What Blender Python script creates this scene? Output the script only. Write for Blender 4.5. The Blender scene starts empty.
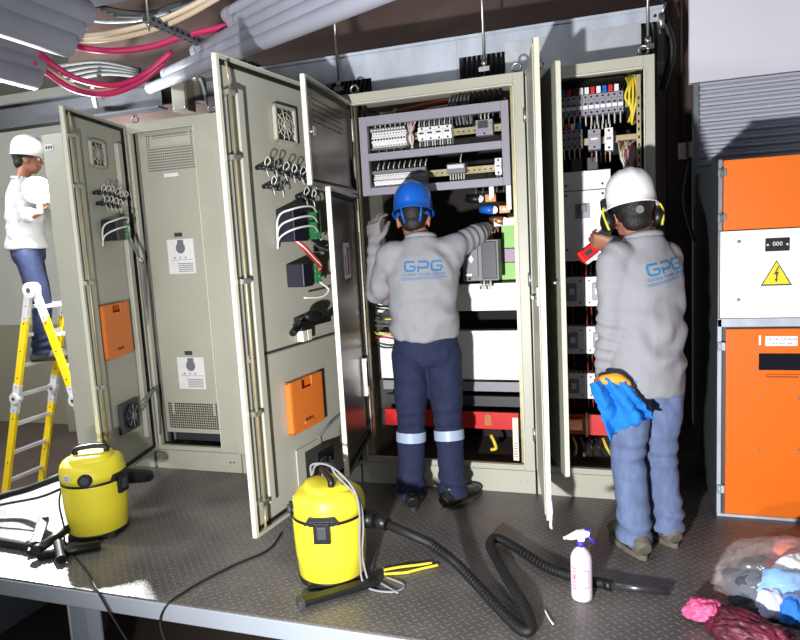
import bpy, bmesh, math, random
from mathutils import Vector, Matrix, noise
from mathutils.bvhtree import BVHTree
random.seed(7)
R_ = math.radians
SC = bpy.context.scene
COL = SC.collection

# ------------------------------------------------------------------ camera
F = 650.0
def _cam():
    d = Vector((290, 5280, F)).normalized()
    y = -(-1950 * 290 + F * F) / 5280
    l = Vector((-1950, y, F)).normalized()
    X = -l; Z = -d; Y = Z.cross(X)
    return Matrix((X, Y, Z))
RC = _cam(); CP = Vector((0, 0, 1.4))
def ray(x, y): return RC @ Vector(((x - 400) / F, (y - 320) / F, 1.0))
def at(x, y, X=None, Y=None, Z=None):
    r = ray(x, y)
    if X is not None: t = (X - CP.x) / r.x
    elif Y is not None: t = (Y - CP.y) / r.y
    else: t = (Z - CP.z) / r.z
    return CP + r * t
cd = bpy.data.cameras.new('camera'); cam = bpy.data.objects.new('camera', cd); COL.objects.link(cam)
m = Matrix.Identity(4)
for i in range(3):
    m[i][0] = RC[i][0]; m[i][1] = -RC[i][1]; m[i][2] = -RC[i][2]; m[i][3] = CP[i]
cam.matrix_world = m
cd.sensor_fit = 'HORIZONTAL'; cd.sensor_width = 36; cd.lens = 36 * F / 800; cd.clip_start = .05
SC.camera = cam

# ------------------------------------------------------------------ materials
def srgb(c):
    return tuple((v / 255 / 12.92) if v / 255 <= .04045 else ((v / 255 + .055) / 1.055) ** 2.4 for v in c)
MT = {}
def mat(name, c, rough=.5, metal=0, var=.0, vs=6, bump=0, bs=60, trans=0, emit=0, spec=.5, alpha=1, coat=0, stretch=None, ior=1.45):
    if name in MT: return MT[name]
    mm = bpy.data.materials.new(name); mm.use_nodes = True
    nt = mm.node_tree; b = nt.nodes['Principled BSDF']
    col = srgb(c) + (1,)
    b.inputs['Base Color'].default_value = col
    b.inputs['Roughness'].default_value = rough; b.inputs['Metallic'].default_value = metal
    b.inputs['Specular IOR Level'].default_value = spec; b.inputs['IOR'].default_value = ior
    if trans: b.inputs['Transmission Weight'].default_value = trans
    if alpha < 1: b.inputs['Alpha'].default_value = alpha
    if coat: b.inputs['Coat Weight'].default_value = coat
    if emit:
        b.inputs['Emission Color'].default_value = col; b.inputs['Emission Strength'].default_value = emit
    tc = nt.nodes.new('ShaderNodeTexCoord'); mp = nt.nodes.new('ShaderNodeMapping')
    nt.links.new(tc.outputs['Object'], mp.inputs[0])
    if stretch: mp.inputs['Scale'].default_value = stretch
    if var:
        n = nt.nodes.new('ShaderNodeTexNoise'); n.inputs['Scale'].default_value = vs; n.inputs['Detail'].default_value = 6
        nt.links.new(mp.outputs[0], n.inputs['Vector'])
        cr = nt.nodes.new('ShaderNodeValToRGB')
        cr.color_ramp.elements[0].position = .3; cr.color_ramp.elements[1].position = .7
        cr.color_ramp.elements[0].color = tuple(v * (1 - var) for v in col[:3]) + (1,)
        cr.color_ramp.elements[1].color = tuple(min(1, v * (1 + var)) for v in col[:3]) + (1,)
        nt.links.new(n.outputs['Fac'], cr.inputs[0]); nt.links.new(cr.outputs[0], b.inputs['Base Color'])
    if bump:
        n2 = nt.nodes.new('ShaderNodeTexNoise'); n2.inputs['Scale'].default_value = bs; n2.inputs['Detail'].default_value = 4
        nt.links.new(mp.outputs[0], n2.inputs['Vector'])
        bp = nt.nodes.new('ShaderNodeBump'); bp.inputs['Strength'].default_value = bump; bp.inputs['Distance'].default_value = .01
        nt.links.new(n2.outputs['Fac'], bp.inputs['Height']); nt.links.new(bp.outputs[0], b.inputs['Normal'])
    MT[name] = mm
    return mm
PAINT = mat('cabinet_paint', (170, 170, 157), .42, var=.06, vs=2.5, bump=.04, bs=150)
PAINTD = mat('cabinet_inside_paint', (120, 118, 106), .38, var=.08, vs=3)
EDGE = mat('cabinet_edge_paint', (205, 205, 188), .35)
BLACK = mat('black_plastic', (20, 20, 22), .42, bump=.05)
RUBBER = mat('black_rubber', (15, 15, 16), .6)
DARK = mat('dark_interior', (30, 26, 25), .8)
VOID = mat('vent_hole_black', (28, 28, 26), .9)
GALV = mat('galvanised_steel', (176, 184, 196), .45, .1, var=.16, vs=9, bump=.08, bs=25, stretch=(1, 1, .4))
GALV2 = mat('dull_galvanised_steel', (118, 124, 130), .5, .4, var=.2, vs=8)
STEEL = mat('bright_steel', (190, 190, 188), .3, .9)
PIPE = mat('grey_plastic_pipe', (140, 143, 156), .5, var=.05, vs=3)
PINK = mat('magenta_cable_jacket', (190, 42, 96), .4)
BEIGE = mat('beige_cable_jacket', (215, 196, 170), .45)
ORANGE = mat('orange_enamel', (222, 108, 26), .35, var=.03, vs=2, coat=.2)
ORPL = mat('orange_plastic', (216, 118, 46), .45)
WHITE = mat('white_enamel', (240, 239, 238), .35, var=.02, vs=3)
WPL = mat('white_plastic', (226, 226, 228), .4)
LGREY = mat('light_grey_plastic', (142, 140, 152), .45)
MGREY = mat('mid_grey_plastic', (110, 114, 120), .45)
DGREY = mat('dark_grey_plastic', (58, 60, 66), .45)
YEL = mat('yellow_plastic', (222, 208, 52), .42, var=.02, vs=4, bump=.03, bs=90)
YELL = mat('yellow_fibreglass', (243, 208, 28), .4)
GREEN = mat('green_terminal', (60, 150, 90), .4)
RED = mat('red_plastic', (200, 32, 34), .4)
REDB = mat('red_insulated_board', (205, 38, 34), .4, var=.1, vs=5)
BRASS = mat('yellow_passivated_rail', (166, 156, 122), .4, .4, var=.12, vs=20)
COPPER = mat('copper_bar', (176, 120, 78), .35, .7, var=.15, vs=20)
BLUEP = mat('blue_plastic', (24, 96, 190), .35)
SILV = mat('silver_label', (205, 205, 208), .35)
PAPER = mat('paper', (222, 222, 222), .7, var=.06, vs=25)
INK = mat('printing_ink', (40, 42, 50), .6)
WIREW = mat('white_wire', (205, 203, 198), .5)
WIREG = mat('grey_wire', (105, 106, 110), .5)
WIREK = mat('black_wire', (26, 26, 30), .45)
WIRER = mat('red_wire', (170, 40, 36), .5)
WIREY = mat('yellow_wire', (222, 202, 60), .5)
SKIN = mat('brown_skin', (150, 100, 78), .5, var=.06, vs=14, bump=.05, bs=120)
HAIR = mat('black_hair', (20, 17, 16), .6, bump=.4, bs=120)
SHIRT = mat('grey_jersey', (136, 137, 143), .9, var=.03, vs=90, bump=.12, bs=420)
SHIRT3 = mat('pale_grey_jersey', (196, 198, 204), .85, var=.05, vs=60, bump=.12, bs=420)
DENIM = mat('dark_blue_denim', (24, 33, 62), .85, var=.22, vs=22, bump=.2, bs=500)
DENIML = mat('faded_blue_denim', (90, 106, 140), .85, var=.2, vs=16, bump=.2, bs=500, stretch=(2, 2, .7))
LEATH = mat('black_leather', (30, 28, 27), .35, bump=.15, bs=80)
LEATHG = mat('grey_suede', (92, 88, 80), .75, var=.15, vs=20)
SOLE = mat('rubber_sole', (50, 48, 44), .7)
SOLEG = mat('pale_rubber_sole', (92, 88, 76), .7)
HELB = mat('blue_helmet_shell', (22, 92, 190), .28, coat=.3)
HELW = mat('white_helmet_shell', (236, 236, 238), .25, coat=.3)
LOGO = mat('blue_print', (36, 108, 158), .7)
REFL = mat('reflective_tape', (150, 166, 190), .4)
GLOVE = mat('grey_knit_glove', (128, 126, 128), .85, bump=.3, bs=300)

# ------------------------------------------------------------------ tagging
def tag(o, label, cat, group=None, kind=None):
    o['label'] = label; o['category'] = cat
    if group: o['group'] = group
    if kind: o['kind'] = kind
    return o
def empty(name, label, cat, loc=(0, 0, 0), rz=0, group=None):
    o = bpy.data.objects.new(name, None); COL.objects.link(o)
    o.location = loc; o.rotation_euler = (0, 0, rz); o.empty_display_size = .1
    return tag(o, label, cat, group)
def copy_tree(o, parent=None):
    c = o.copy(); COL.objects.link(c)
    if parent: c.parent = parent
    for ch in list(o.children): copy_tree(ch, c)
    return c

# ------------------------------------------------------------------ mesh builder
class MB:
    def __init__(s, T=None):
        s.bm = bmesh.new(); s.mats = []; s.T = T
    def _mi(s, m):
        if m not in s.mats: s.mats.append(m)
        return s.mats.index(m)
    def _v(s, co):
        co = Vector(co)
        return s.bm.verts.new(s.T @ co if s.T else co)
    def face(s, vs, m, smooth=False):
        try: f = s.bm.faces.new(vs)
        except ValueError: return None
        f.material_index = s._mi(m); f.smooth = smooth
        return f
    def box(s, x0, x1, y0, y1, z0, z1, m):
        if x0 > x1: x0, x1 = x1, x0
        if y0 > y1: y0, y1 = y1, y0
        if z0 > z1: z0, z1 = z1, z0
        v = [s._v(c) for c in ((x0,y0,z0),(x1,y0,z0),(x1,y1,z0),(x0,y1,z0),(x0,y0,z1),(x1,y0,z1),(x1,y1,z1),(x0,y1,z1))]
        for q in ((0,3,2,1),(4,5,6,7),(0,1,5,4),(1,2,6,5),(2,3,7,6),(3,0,4,7)): s.face([v[i] for i in q], m)
        return s
    def obox(s, p0, p1, w, h, m, up=(0, 0, 1)):
        p0, p1 = Vector(p0), Vector(p1); d = (p1 - p0).normalized(); u = Vector(up)
        a = d.cross(u).normalized(); b = a.cross(d)
        v = []
        for p in (p0, p1):
            for i, j in ((-1,-1),(1,-1),(1,1),(-1,1)): v.append(s._v(p + a * i * w / 2 + b * j * h / 2))
        for q in ((3,2,1,0),(4,5,6,7),(0,1,5,4),(1,2,6,5),(2,3,7,6),(3,0,4,7)): s.face([v[i] for i in q], m)
        return s
    def tube(s, pts, r, m, seg=10, cap=True, r2=None, smooth=True, flat=None):
        pts = [Vector(p) for p in pts]; n = len(pts); rs = r if isinstance(r, (list, tuple)) else [r] * n
        rings = []; prev = None
        for i, p in enumerate(pts):
            d = (pts[min(i + 1, n - 1)] - pts[max(i - 1, 0)]).normalized()
            if prev is None:
                a = d.orthogonal().normalized()
                if flat is not None: a = (Vector(flat) - d * d.dot(Vector(flat))).normalized()
            else:
                a = (prev - d * prev.dot(d))
                a = a.normalized() if a.length > 1e-6 else d.orthogonal().normalized()
            prev = a; b = d.cross(a)
            k = r2 / (r if not isinstance(r, (list, tuple)) else rs[0]) if r2 else 1
            rings.append([s._v(p + (a * math.cos(t) + b * math.sin(t) * k) * rs[i]) for t in [2 * math.pi * j / seg for j in range(seg)]])
        for i in range(n - 1):
            for j in range(seg): s.face([rings[i][j], rings[i][(j+1) % seg], rings[i+1][(j+1) % seg], rings[i+1][j]], m, smooth)
        if cap: s.face(rings[0][::-1], m); s.face(rings[-1], m)
        return s
    def cyl(s, p0, p1, r, m, seg=16, r1=None, cap=True): return s.tube([p0, p1], [r, r if r1 is None else r1], m, seg, cap)
    def lathe(s, prof, m, c=(0, 0, 0), seg=32, sx=1, sy=1, rz=0, cap=True):
        c = Vector(c); rings = []
        for r, z in prof:
            rings.append([s._v(c + Vector((r * sx * math.cos(t), r * sy * math.sin(t), z))) for t in [rz + 2 * math.pi * j / seg for j in range(seg)]])
        for i in range(len(prof) - 1):
            for j in range(seg): s.face([rings[i][j], rings[i][(j+1) % seg], rings[i+1][(j+1) % seg], rings[i+1][j]], m, True)
        if cap: s.face(rings[0][::-1], m); s.face(rings[-1], m)
        return s
    def ell(s, c, rx, ry, rz_, m, nu=16, nv=10, M=None):
        c = Vector(c); M = M or Matrix.Identity(3); rings = []
        for i in range(1, nv):
            ph = math.pi * i / nv
            rings.append([s._v(c + M @ Vector((rx * math.sin(ph) * math.cos(2*math.pi*j/nu), ry * math.sin(ph) * math.sin(2*math.pi*j/nu), rz_ * math.cos(ph)))) for j in range(nu)])
        t = s._v(c + M @ Vector((0, 0, rz_))); b = s._v(c + M @ Vector((0, 0, -rz_)))
        for j in range(nu):
            s.face([rings[0][j], rings[0][(j+1) % nu], t][::1], m, True); s.face([rings[-1][(j+1) % nu], rings[-1][j], b], m, True)
            for i in range(nv - 2): s.face([rings[i+1][j], rings[i+1][(j+1) % nu], rings[i][(j+1) % nu], rings[i][j]], m, True)
        return s
    def prism(s, poly, y0, y1, m):          # poly in x,z, extruded along y
        a = [s._v((x, y0, z)) for x, z in poly]; b = [s._v((x, y1, z)) for x, z in poly]; n = len(poly)
        s.face(a, m); s.face(b[::-1], m)
        for i in range(n): s.face([a[i], b[i], b[(i+1) % n], a[(i+1) % n]], m)
        return s
    def build(s, name, parent=None, loc=None, rz=0, bevel=0, bseg=2, fix=True):
        if fix: bmesh.ops.recalc_face_normals(s.bm, faces=s.bm.faces)
        me = bpy.data.meshes.new(name); s.bm.to_mesh(me); s.bm.free()
        for m in s.mats: me.materials.append(m)
        o = bpy.data.objects.new(name, me); COL.objects.link(o)
        if parent: o.parent = parent
        if loc is not None: o.location = loc
        if rz: o.rotation_euler = (0, 0, rz)
        if bevel:
            b = o.modifiers.new('bevel', 'BEVEL'); b.width = bevel; b.segments = bseg; b.limit_method = 'ANGLE'; b.angle_limit = R_(40)
            b.harden_normals = False
        return o
def spline(pts, n=8):
    pts = [Vector(p) for p in pts]; out = []
    P = [pts[0] * 2 - pts[1]] + pts + [pts[-1] * 2 - pts[-2]]
    for i in range(1, len(P) - 2):
        for k in range(n):
            t = k / n
            out.append(.5 * ((2 * P[i]) + (P[i+1] - P[i-1]) * t + (2*P[i-1] - 5*P[i] + 4*P[i+1] - P[i+2]) * t*t + (3*P[i] - P[i-1] - 3*P[i+1] + P[i+2]) * t**3))
    out.append(pts[-1]); return out
def text_mesh(body, size, depth=.0004, spacing=1.0, offset=0.0):
    cu = bpy.data.curves.new('t', 'FONT'); cu.body = body; cu.size = size; cu.extrude = depth; cu.align_x = 'CENTER'; cu.align_y = 'CENTER'
    cu.space_character = spacing; cu.offset = offset
    o = bpy.data.objects.new('t', cu); COL.objects.link(o)
    dg = bpy.context.evaluated_depsgraph_get(); me = bpy.data.meshes.new_from_object(o.evaluated_get(dg))
    bpy.data.objects.remove(o); return me
def text_obj(name, body, size, m, parent, M, depth=.0004, spacing=1.0):
    me = text_mesh(body, size, depth, spacing); me.transform(M); me.materials.clear(); me.materials.append(m)
    o = bpy.data.objects.new(name, me); COL.objects.link(o); o.parent = parent; return o
def facing_front(x, y, z):   # text lying in the xz plane, read from -y
    return Matrix.Translation((x, y, z)) @ Matrix.Rotation(R_(90), 4, 'X')

# ------------------------------------------------------------------ setting
def struct(o): o['kind'] = 'structure'; return o
FZ = -.78
ccon = mat('brown_concrete', (96, 84, 76), .8, var=.2, vs=3, bump=.15, bs=12)
b = MB(); b.box(-9, 3.2, -2.5, 8.2, FZ - .05, FZ, ccon); struct(b.build('floor'))
wbr = mat('dark_brown_wall', (76, 60, 54), .75, var=.15, vs=3, stretch=(1, 1, .3))
b = MB(); b.box(-4.4, 3.2, 4.62, 4.72, FZ, 3.6, wbr); struct(b.build('wall_back'))
pale = mat('pale_wall_paint', (196, 196, 188), .7, var=.04, vs=2)
b = MB(); b.box(-9, -4.4, 6.6, 6.7, FZ, 3.6, pale); b.box(-9, -4.4, 6.55, 6.6, FZ, .55, mat('beige_wall_paint', (150, 146, 128), .7)); struct(b.build('wall_far'))
b = MB(); b.box(-9.1, -9, -2.5, 6.7, FZ, 3.6, pale); struct(b.build('wall_left'))
b = MB(); b.box(-4.4, -4.3, 4.72, 6.7, FZ, 3.6, pale); struct(b.build('wall_middle'))
wsh = mat('white_sheet_metal', (228, 228, 240), .6, var=.02, vs=2)
shut = mat('grey_corrugated_sheet', (186, 188, 202), .55, var=.04, vs=2)
# white sheet above, corrugated shutter below, on the right
b = MB(); b.box(.445, 3.2, 4.52, 4.58, 2.26, 3.6, wsh); struct(b.build('wall_right'))
b = MB(); prof = []
z = .2; n = 0
pts = []
while z < 2.24:
    pts.append((4.55, z)); pts.append((4.55, z + .012)); pts.append((4.52, z + .022)); pts.append((4.52, z + .036)); z += .048
va = [b._v((.49, y, z)) for y, z in pts]; vb = [b._v((3.2, y, z)) for y, z in pts]
for i in range(len(pts) - 1): b.face([va[i], vb[i], vb[i+1], va[i+1]], shut)
b.box(.49, 3.2, 4.56, 4.58, .1, 2.25, shut); b.box(.465, .495, 4.49, 4.58, .1, 2.25, GALV2)
struct(b.build('trim_1', fix=False))
ceil = mat('dark_brown_ceiling', (66, 54, 50), .85, var=.2, vs=2)
b = MB(); b.box(-4.3, 3.2, 1.9, 4.7, 3.5, 3.6, ceil); b.box(-9, -4.3, 1.9, 6.7, 3.5, 3.6, mat('grey_ceiling', (140, 140, 136), .8)); struct(b.build('ceiling'))
# steel beams under the ceiling
bm_dark = mat('dark_grey_steel', (58, 60, 66), .55, .3, var=.2, vs=5)
def beam(p0, p1, h, w, lab):
    b = MB(); up = Vector((0, 0, 1)); p0 = Vector(p0); p1 = Vector(p1)
    b.obox(p0 + up * (h/2 - .005), p1 + up * (h/2 - .005), w, .012, bm_dark); b.obox(p0 - up * (h/2 - .005), p1 - up * (h/2 - .005), w, .012, bm_dark); b.obox(p0, p1, .01, h - .02, bm_dark)
    return tag(b.build('steel_beam'), lab, 'beam')
beam((-6.5, 4.5, 2.64), (-3.4, 4.5, 2.64), .2, .12, 'dark steel beam above the leftmost grey cabinets')
beam((-3.2, 4.45, 2.62), (-2.0, 4.45, 2.62), .16, .12, 'short dark beam behind the grey duct at the left of the cabinet row')
beam((-4.3, 4.0, 3.3), (3, 4.0, 3.3), .2, .12, 'dark ceiling beam over the galvanised duct')

# ------------------------------------------------------------------ platform
deckm = bpy.data.materials.new('checker_plate'); deckm.use_nodes = True
nt = deckm.node_tree; pb = nt.nodes['Principled BSDF']
tc = nt.nodes.new('ShaderNodeTexCoord')
def math_(op, a, b=None):
    n = nt.nodes.new('ShaderNodeMath'); n.operation = op
    for i, v in enumerate((a, b)):
        if v is None: continue
        if isinstance(v, (int, float)): n.inputs[i].default_value = v
        else: nt.links.new(v, n.inputs[i])
    return n.outputs[0]
sp = nt.nodes.new('ShaderNodeSeparateXYZ'); nt.links.new(tc.outputs['Object'], sp.inputs[0])
S = .030
u = math_('DIVIDE', math_('ADD', sp.outputs[0], sp.outputs[1]), S * 1.414); v = math_('DIVIDE', math_('SUBTRACT', sp.outputs[0], sp.outputs[1]), S * 1.414)
fu = math_('FLOOR', u); fv = math_('FLOOR', v)
par = math_('MODULO', math_('ABSOLUTE', math_('ADD', fu, fv)), 2)
cu_ = math_('SUBTRACT', math_('SUBTRACT', u, fu), .5); cv_ = math_('SUBTRACT', math_('SUBTRACT', v, fv), .5)
def bar(a, c):
    q = math_('ADD', math_('POWER', math_('DIVIDE', math_('ABSOLUTE', a), .46), 2), math_('POWER', math_('DIVIDE', math_('ABSOLUTE', c), .15), 2))
    mr = nt.nodes.new('ShaderNodeMapRange'); nt.links.new(q, mr.inputs[0]); mr.inputs[1].default_value = .5; mr.inputs[2].default_value = 1.1; mr.inputs[3].default_value = 1; mr.inputs[4].default_value = 0
    return mr.outputs[0]
h = math_('ADD', math_('MULTIPLY', bar(cu_, cv_), par), math_('MULTIPLY', bar(cv_, cu_), math_('SUBTRACT', 1, par)))
bp = nt.nodes.new('ShaderNodeBump'); bp.inputs['Strength'].default_value = .9; bp.inputs['Distance'].default_value = .0035
nt.links.new(h, bp.inputs['Height']); nt.links.new(bp.outputs[0], pb.inputs['Normal'])
nz = nt.nodes.new('ShaderNodeTexNoise'); nz.inputs['Scale'].default_value = 3; nz.inputs['Detail'].default_value = 8; nt.links.new(tc.outputs['Object'], nz.inputs['Vector'])
cr = nt.nodes.new('ShaderNodeValToRGB'); cr.color_ramp.elements[0].position = .3; cr.color_ramp.elements[1].position = .72
cr.color_ramp.elements[0].color = srgb((80, 77, 76)) + (1,); cr.color_ramp.elements[1].color = srgb((116, 112, 108)) + (1,)
nt.links.new(nz.outputs['Fac'], cr.inputs[0])
mx = nt.nodes.new('ShaderNodeMix'); mx.data_type = 'RGBA'; nt.links.new(math_('MULTIPLY', h, .4), mx.inputs['Factor']); nt.links.new(cr.outputs[0], mx.inputs['A'])
mx.inputs['B'].default_value = srgb((150, 144, 138)) + (1,)
nt.links.new(mx.outputs['Result'], pb.inputs['Base Color'])
pb.inputs['Roughness'].default_value = .42; pb.inputs['Metallic'].default_value = .25
BEAMP = mat('pale_blue_grey_paint', (150, 158, 168), .5, var=.05, vs=4)
plat = empty('steel_platform', 'raised steel platform with grey checker plate deck and pale blue grey edge beam', 'platform', (0, 0, FZ))
DX0, DX1, DY0, DY1 = -3.5, 2.6, 2.03, 4.2
b = MB(); b.box(DX0, DX1, DY0, DY1, -FZ - .008, -FZ, deckm); b.build('deck_plate', plat)
b = MB(); b.box(DX0, DX1, DY0 - .004, DY0 + .05, -FZ - .085, -FZ - .009, BEAMP); b.build('edge_beam', plat, bevel=.004)
b = MB(); b.box(DX0, DX0 + .05, DY0 + .052, DY1, -FZ - .085, -FZ - .009, BEAMP); b.build('edge_beam', plat, bevel=.004)
b = MB(); b.box(DX0 + .052, DX1, DY1 - .05, DY1, -FZ - .085, -FZ - .009, BEAMP); b.build('edge_beam', plat, bevel=.004)
for x in (-2.27, -1.045, .3, 1.7):
    for y in (DY0, 3.2, 4.1):
        b = MB(); b.box(x, x + .012, y, y + .09, 0, -FZ - .086, BEAMP); b.box(x + .013, x + .09, y + .08, y + .09, 0, -FZ - .086, BEAMP)
        b.box(x - .03, x + .12, y - .02, y + .12, 0, .008, BEAMP); b.build('leg', plat)
b = MB(); b.box(DX0 + .012, DX0 + .02, DY0 + .052, DY1, .0, -FZ - .087, BEAMP); b.build('light_block_panel', plat)  # added unseen panel, keeps the hand lamp's light out from under the deck
for x in (-2.2, -1.0, .35, 1.75):
    b = MB(); b.box(x, x + .05, DY0 + .052, DY1 - .052, -FZ - .085, -FZ - .009, BEAMP); b.build('joist', plat)
# ------------------------------------------------------------------ cabinets
YF, YB = 3.4, 4.02
def shell(root, x0, x1, lw=.045, rw=.045, floor_dark=True, pz=.13, hz=2.14, closed=False):
    o = Vector(root.location)
    b = MB(); t = .004
    b.box(x0, x0 + t, YF + .03, YB, .1, 2.2, PAINT); b.box(x1 - t, x1, YF + .03, YB, .1, 2.2, PAINT)
    b.box(x0, x1, YF + .03, YB, 2.196, 2.2, PAINT); b.box(x0, x1, YF + .03, YB, .1, .104, PAINTD)
    p = b.build('enclosure', root)
    b = MB(); b.box(x0 + t, x1 - t, YB - .012, YB, .104, 2.196, DARK); b.build('back_plate', root)  # unlit depth of the interior put into the plate's dark colour
    b = MB()
    b.box(x0, x0 + lw, YF, YF + .03, pz, 2.2, PAINT); b.box(x1 - rw, x1, YF, YF + .03, pz, 2.2, PAINT)
    b.box(x0 + lw, x1 - rw, YF, YF + .03, hz, 2.2, PAINT); b.box(x0 + lw, x1 - rw, YF, YF + .03, pz, pz + .03, PAINT)
    # raised gasket lip round the opening
    b.box(x0 + lw - .006, x0 + lw, YF - .012, YF, pz + .03, hz, EDGE); b.box(x1 - rw, x1 - rw + .006, YF - .012, YF, pz + .03, hz, EDGE)
    b.box(x0 + lw, x1 - rw, YF - .012, YF, hz, hz + .006, EDGE)
    b.build('front_frame', root, bevel=.002)
    b = MB(); b.box(x0, x1, YF + .005, YF + .025, 0, pz - .004, PAINT); b.box(x0, x0 + .02, YF + .025, YB, 0, .1, PAINT); b.box(x1 - .02, x1, YF + .025, YB, 0, .1, PAINT)
    for x in (x0 + .05, x0 + .075, x1 - .05, x1 - .075): b.cyl((x, YF + .005, .07), (x, YF, .07), .008, STEEL, 8)
    b.build('plinth', root, bevel=.003)
def lifting_eye(root, x, y):
    b = MB(); b.cyl((x, y, 2.2), (x, y, 2.225), .016, STEEL, 10)
    b.tube([(x + .022 * math.cos(a), y, 2.245 + .022 * math.sin(a)) for a in [i * math.pi / 8 for i in range(17)]], .006, STEEL, 8); b.build('lifting_eye', root)
def pocket(parent, x0, x1, z0, z1):
    b = MB(); b.box(x0, x1, .004, .008, z0, z1, ORPL); e = .018
    b.box(x0, x0 + .01, .006, .035, z0, z1, ORPL); b.box(x1 - .01, x1, .006, .035, z0, z1, ORPL); b.box(x0, x1, .006, .035, z0, z0 + .01, ORPL); b.box(x0, x1, .006, .03, z1 - .01, z1, ORPL)
    b.box(x0 + .01, x1 - .01, .030, .036, z0 + .01, z1 - .05, ORPL)
    xm = (x0 + x1) / 2
    b.box(x0 + .01, xm - .045, .030, .036, z1 - .05, z1, ORPL); b.box(xm + .045, x1 - .01, .030, .036, z1 - .05, z1, ORPL)
    for zz in (z0 + .03, ): b.box(xm - .04, xm + .04, .036, .042, zz, zz + .012, ORPL); b.box(xm - .035, xm + .035, .0362, .037, zz + .013, zz + .026, mat('shadow_slot_brown', (110, 60, 26), .6))
    o = b.build('document_pocket', parent, bevel=.004); o['label'] = 'orange plastic document pocket'
def fan(parent, x, z, w):
    b = MB(); h = w / 2
    for (a, c, d, e) in ((x-h, x+h, z-h, z-h+.012), (x-h, x+h, z+h-.012, z+h), (x-h, x-h+.012, z-h, z+h), (x+h-.012, x+h, z-h, z+h)): b.box(a, c, .004, .022, d, e, PAINT)
    b.box(x-h+.012, x+h-.012, .004, .006, z-h+.012, z+h-.012, DGREY)
    for r in (.2, .5, .8):
        b.tube([(x + r*(h-.014)*math.cos(t), .016, z + r*(h-.014)*math.sin(t)) for t in [2*math.pi*i/20 for i in range(21)]], .0022, PAINT, 5)
    for k in range(10):
        t = k * math.pi / 5; b.tube([(x, .016, z), (x + (h-.012) * math.cos(t), .016, z + (h-.012) * math.sin(t))], .0028, PAINT, 5)
    b.cyl((x, .006, z), (x, .022, z), w * .11, PAINT, 12)
    o = b.build('fan_grille', parent)
def lamp_cluster(parent, spots):
    for (x, z) in spots:
        b = MB(); b.cyl((x, .004, z), (x, .035, z), .010, BLACK, 12); b.cyl((x, .035, z), (x, .055, z), .0135, BLACK, 12); b.box(x-.010, x+.010, .04, .06, z-.010, z+.010, DGREY)
        b.build('indicator_back', parent)
        b = MB(); a = random.uniform(-.01, .01)
        b.tube(spline([(x-.006, .058, z+.005), (x-.016+a, .07, z+.026), (x+a, .066, z+.042), (x+.014, .062, z+.02), (x+.006, .058, z+.004)], 4), .0024, WIREG if a > .004 else WIREW, 5)
        b.tube(spline([(x+.004, .058, z-.008), (x+.012, .07, z-.026), (x+a, .066, z-.042), (x-.012, .06, z-.028), (x-.008, .058, z-.008)], 4), .0024, WIREW, 5)
        b.build('wire', parent)
def relay(parent, x0, x1, z0, z1, loops=3, red=False):
    xm = x0 + (x1 - x0) * .55
    b = MB(); b.box(xm, x1, .004, .10, z0, z1, mat('navy_black_plastic', (24, 26, 40), .4)); b.build('meter_body', parent, bevel=.004)
    b = MB(); b.box(x0, xm - .002, .02, .085, z0 + .006, z1 - .006, GREEN)
    n = max(3, int((z1 - z0) / .022))
    for i in range(n):
        z = z0 + .012 + i * (z1 - z0 - .024) / (n - 1); b.cyl((x0 + .02, .085, z), (x0 + .02, .089, z), .005, STEEL, 8); b.cyl((x0 + .05, .085, z), (x0 + .05, .089, z), .005, STEEL, 8)
    o = b.build('green_terminal_block', parent); o['label'] = 'green plug-in terminal block'
    for k in range(loops):
        z = z1 - .02 - k * (z1 - z0) / (loops + .3)
        b = MB(); b.tube(spline([(x0 + .03, .088, z), (xm, .125, z + .03), (x1 + .01, .10, z + .015), (x1 + .02, .03, z - .02), (x1 + .016, .012, z0 - .03)], 6), .005, WIREW, 7); b.build('wire', parent)
    for k in range(n):
        z = z0 + .012 + k * (z1 - z0 - .024) / (n - 1)
        b = MB(); b.tube(spline([(x0 + .004, .05, z), (x0 - .035, .06, z + .008), (x0 - .05, .05, z - .01)], 5), .0045, WIREW, 6); b.build('wire', parent)
    if red:
        b = MB()
        for k, wm in enumerate((WIRER, WIREW, WIRER)):
            b.tube(spline([(x1 + .0, .05 , z1 + .12), (x1 - .03, .09, z1 + .09 - k*.012), (xm - .02, .10, z1 + .035 - k*.014), (x0 + .02, .10, z1 - .01 - k*.01), (x0+.03, .09, z1 - .04)], 6), .0055, wm, 6)
        b.build('wire', parent)
        b = MB(); b.tube(spline([(x0 + .02, .09, z0 + .01), (x0 - .02, .11, z0 - .03), (x0 + .03, .1, z0 - .06), (xm + .03, .06, z0 - .055)], 6), .0055, WIREW, 6); b.build('wire', parent)
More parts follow.
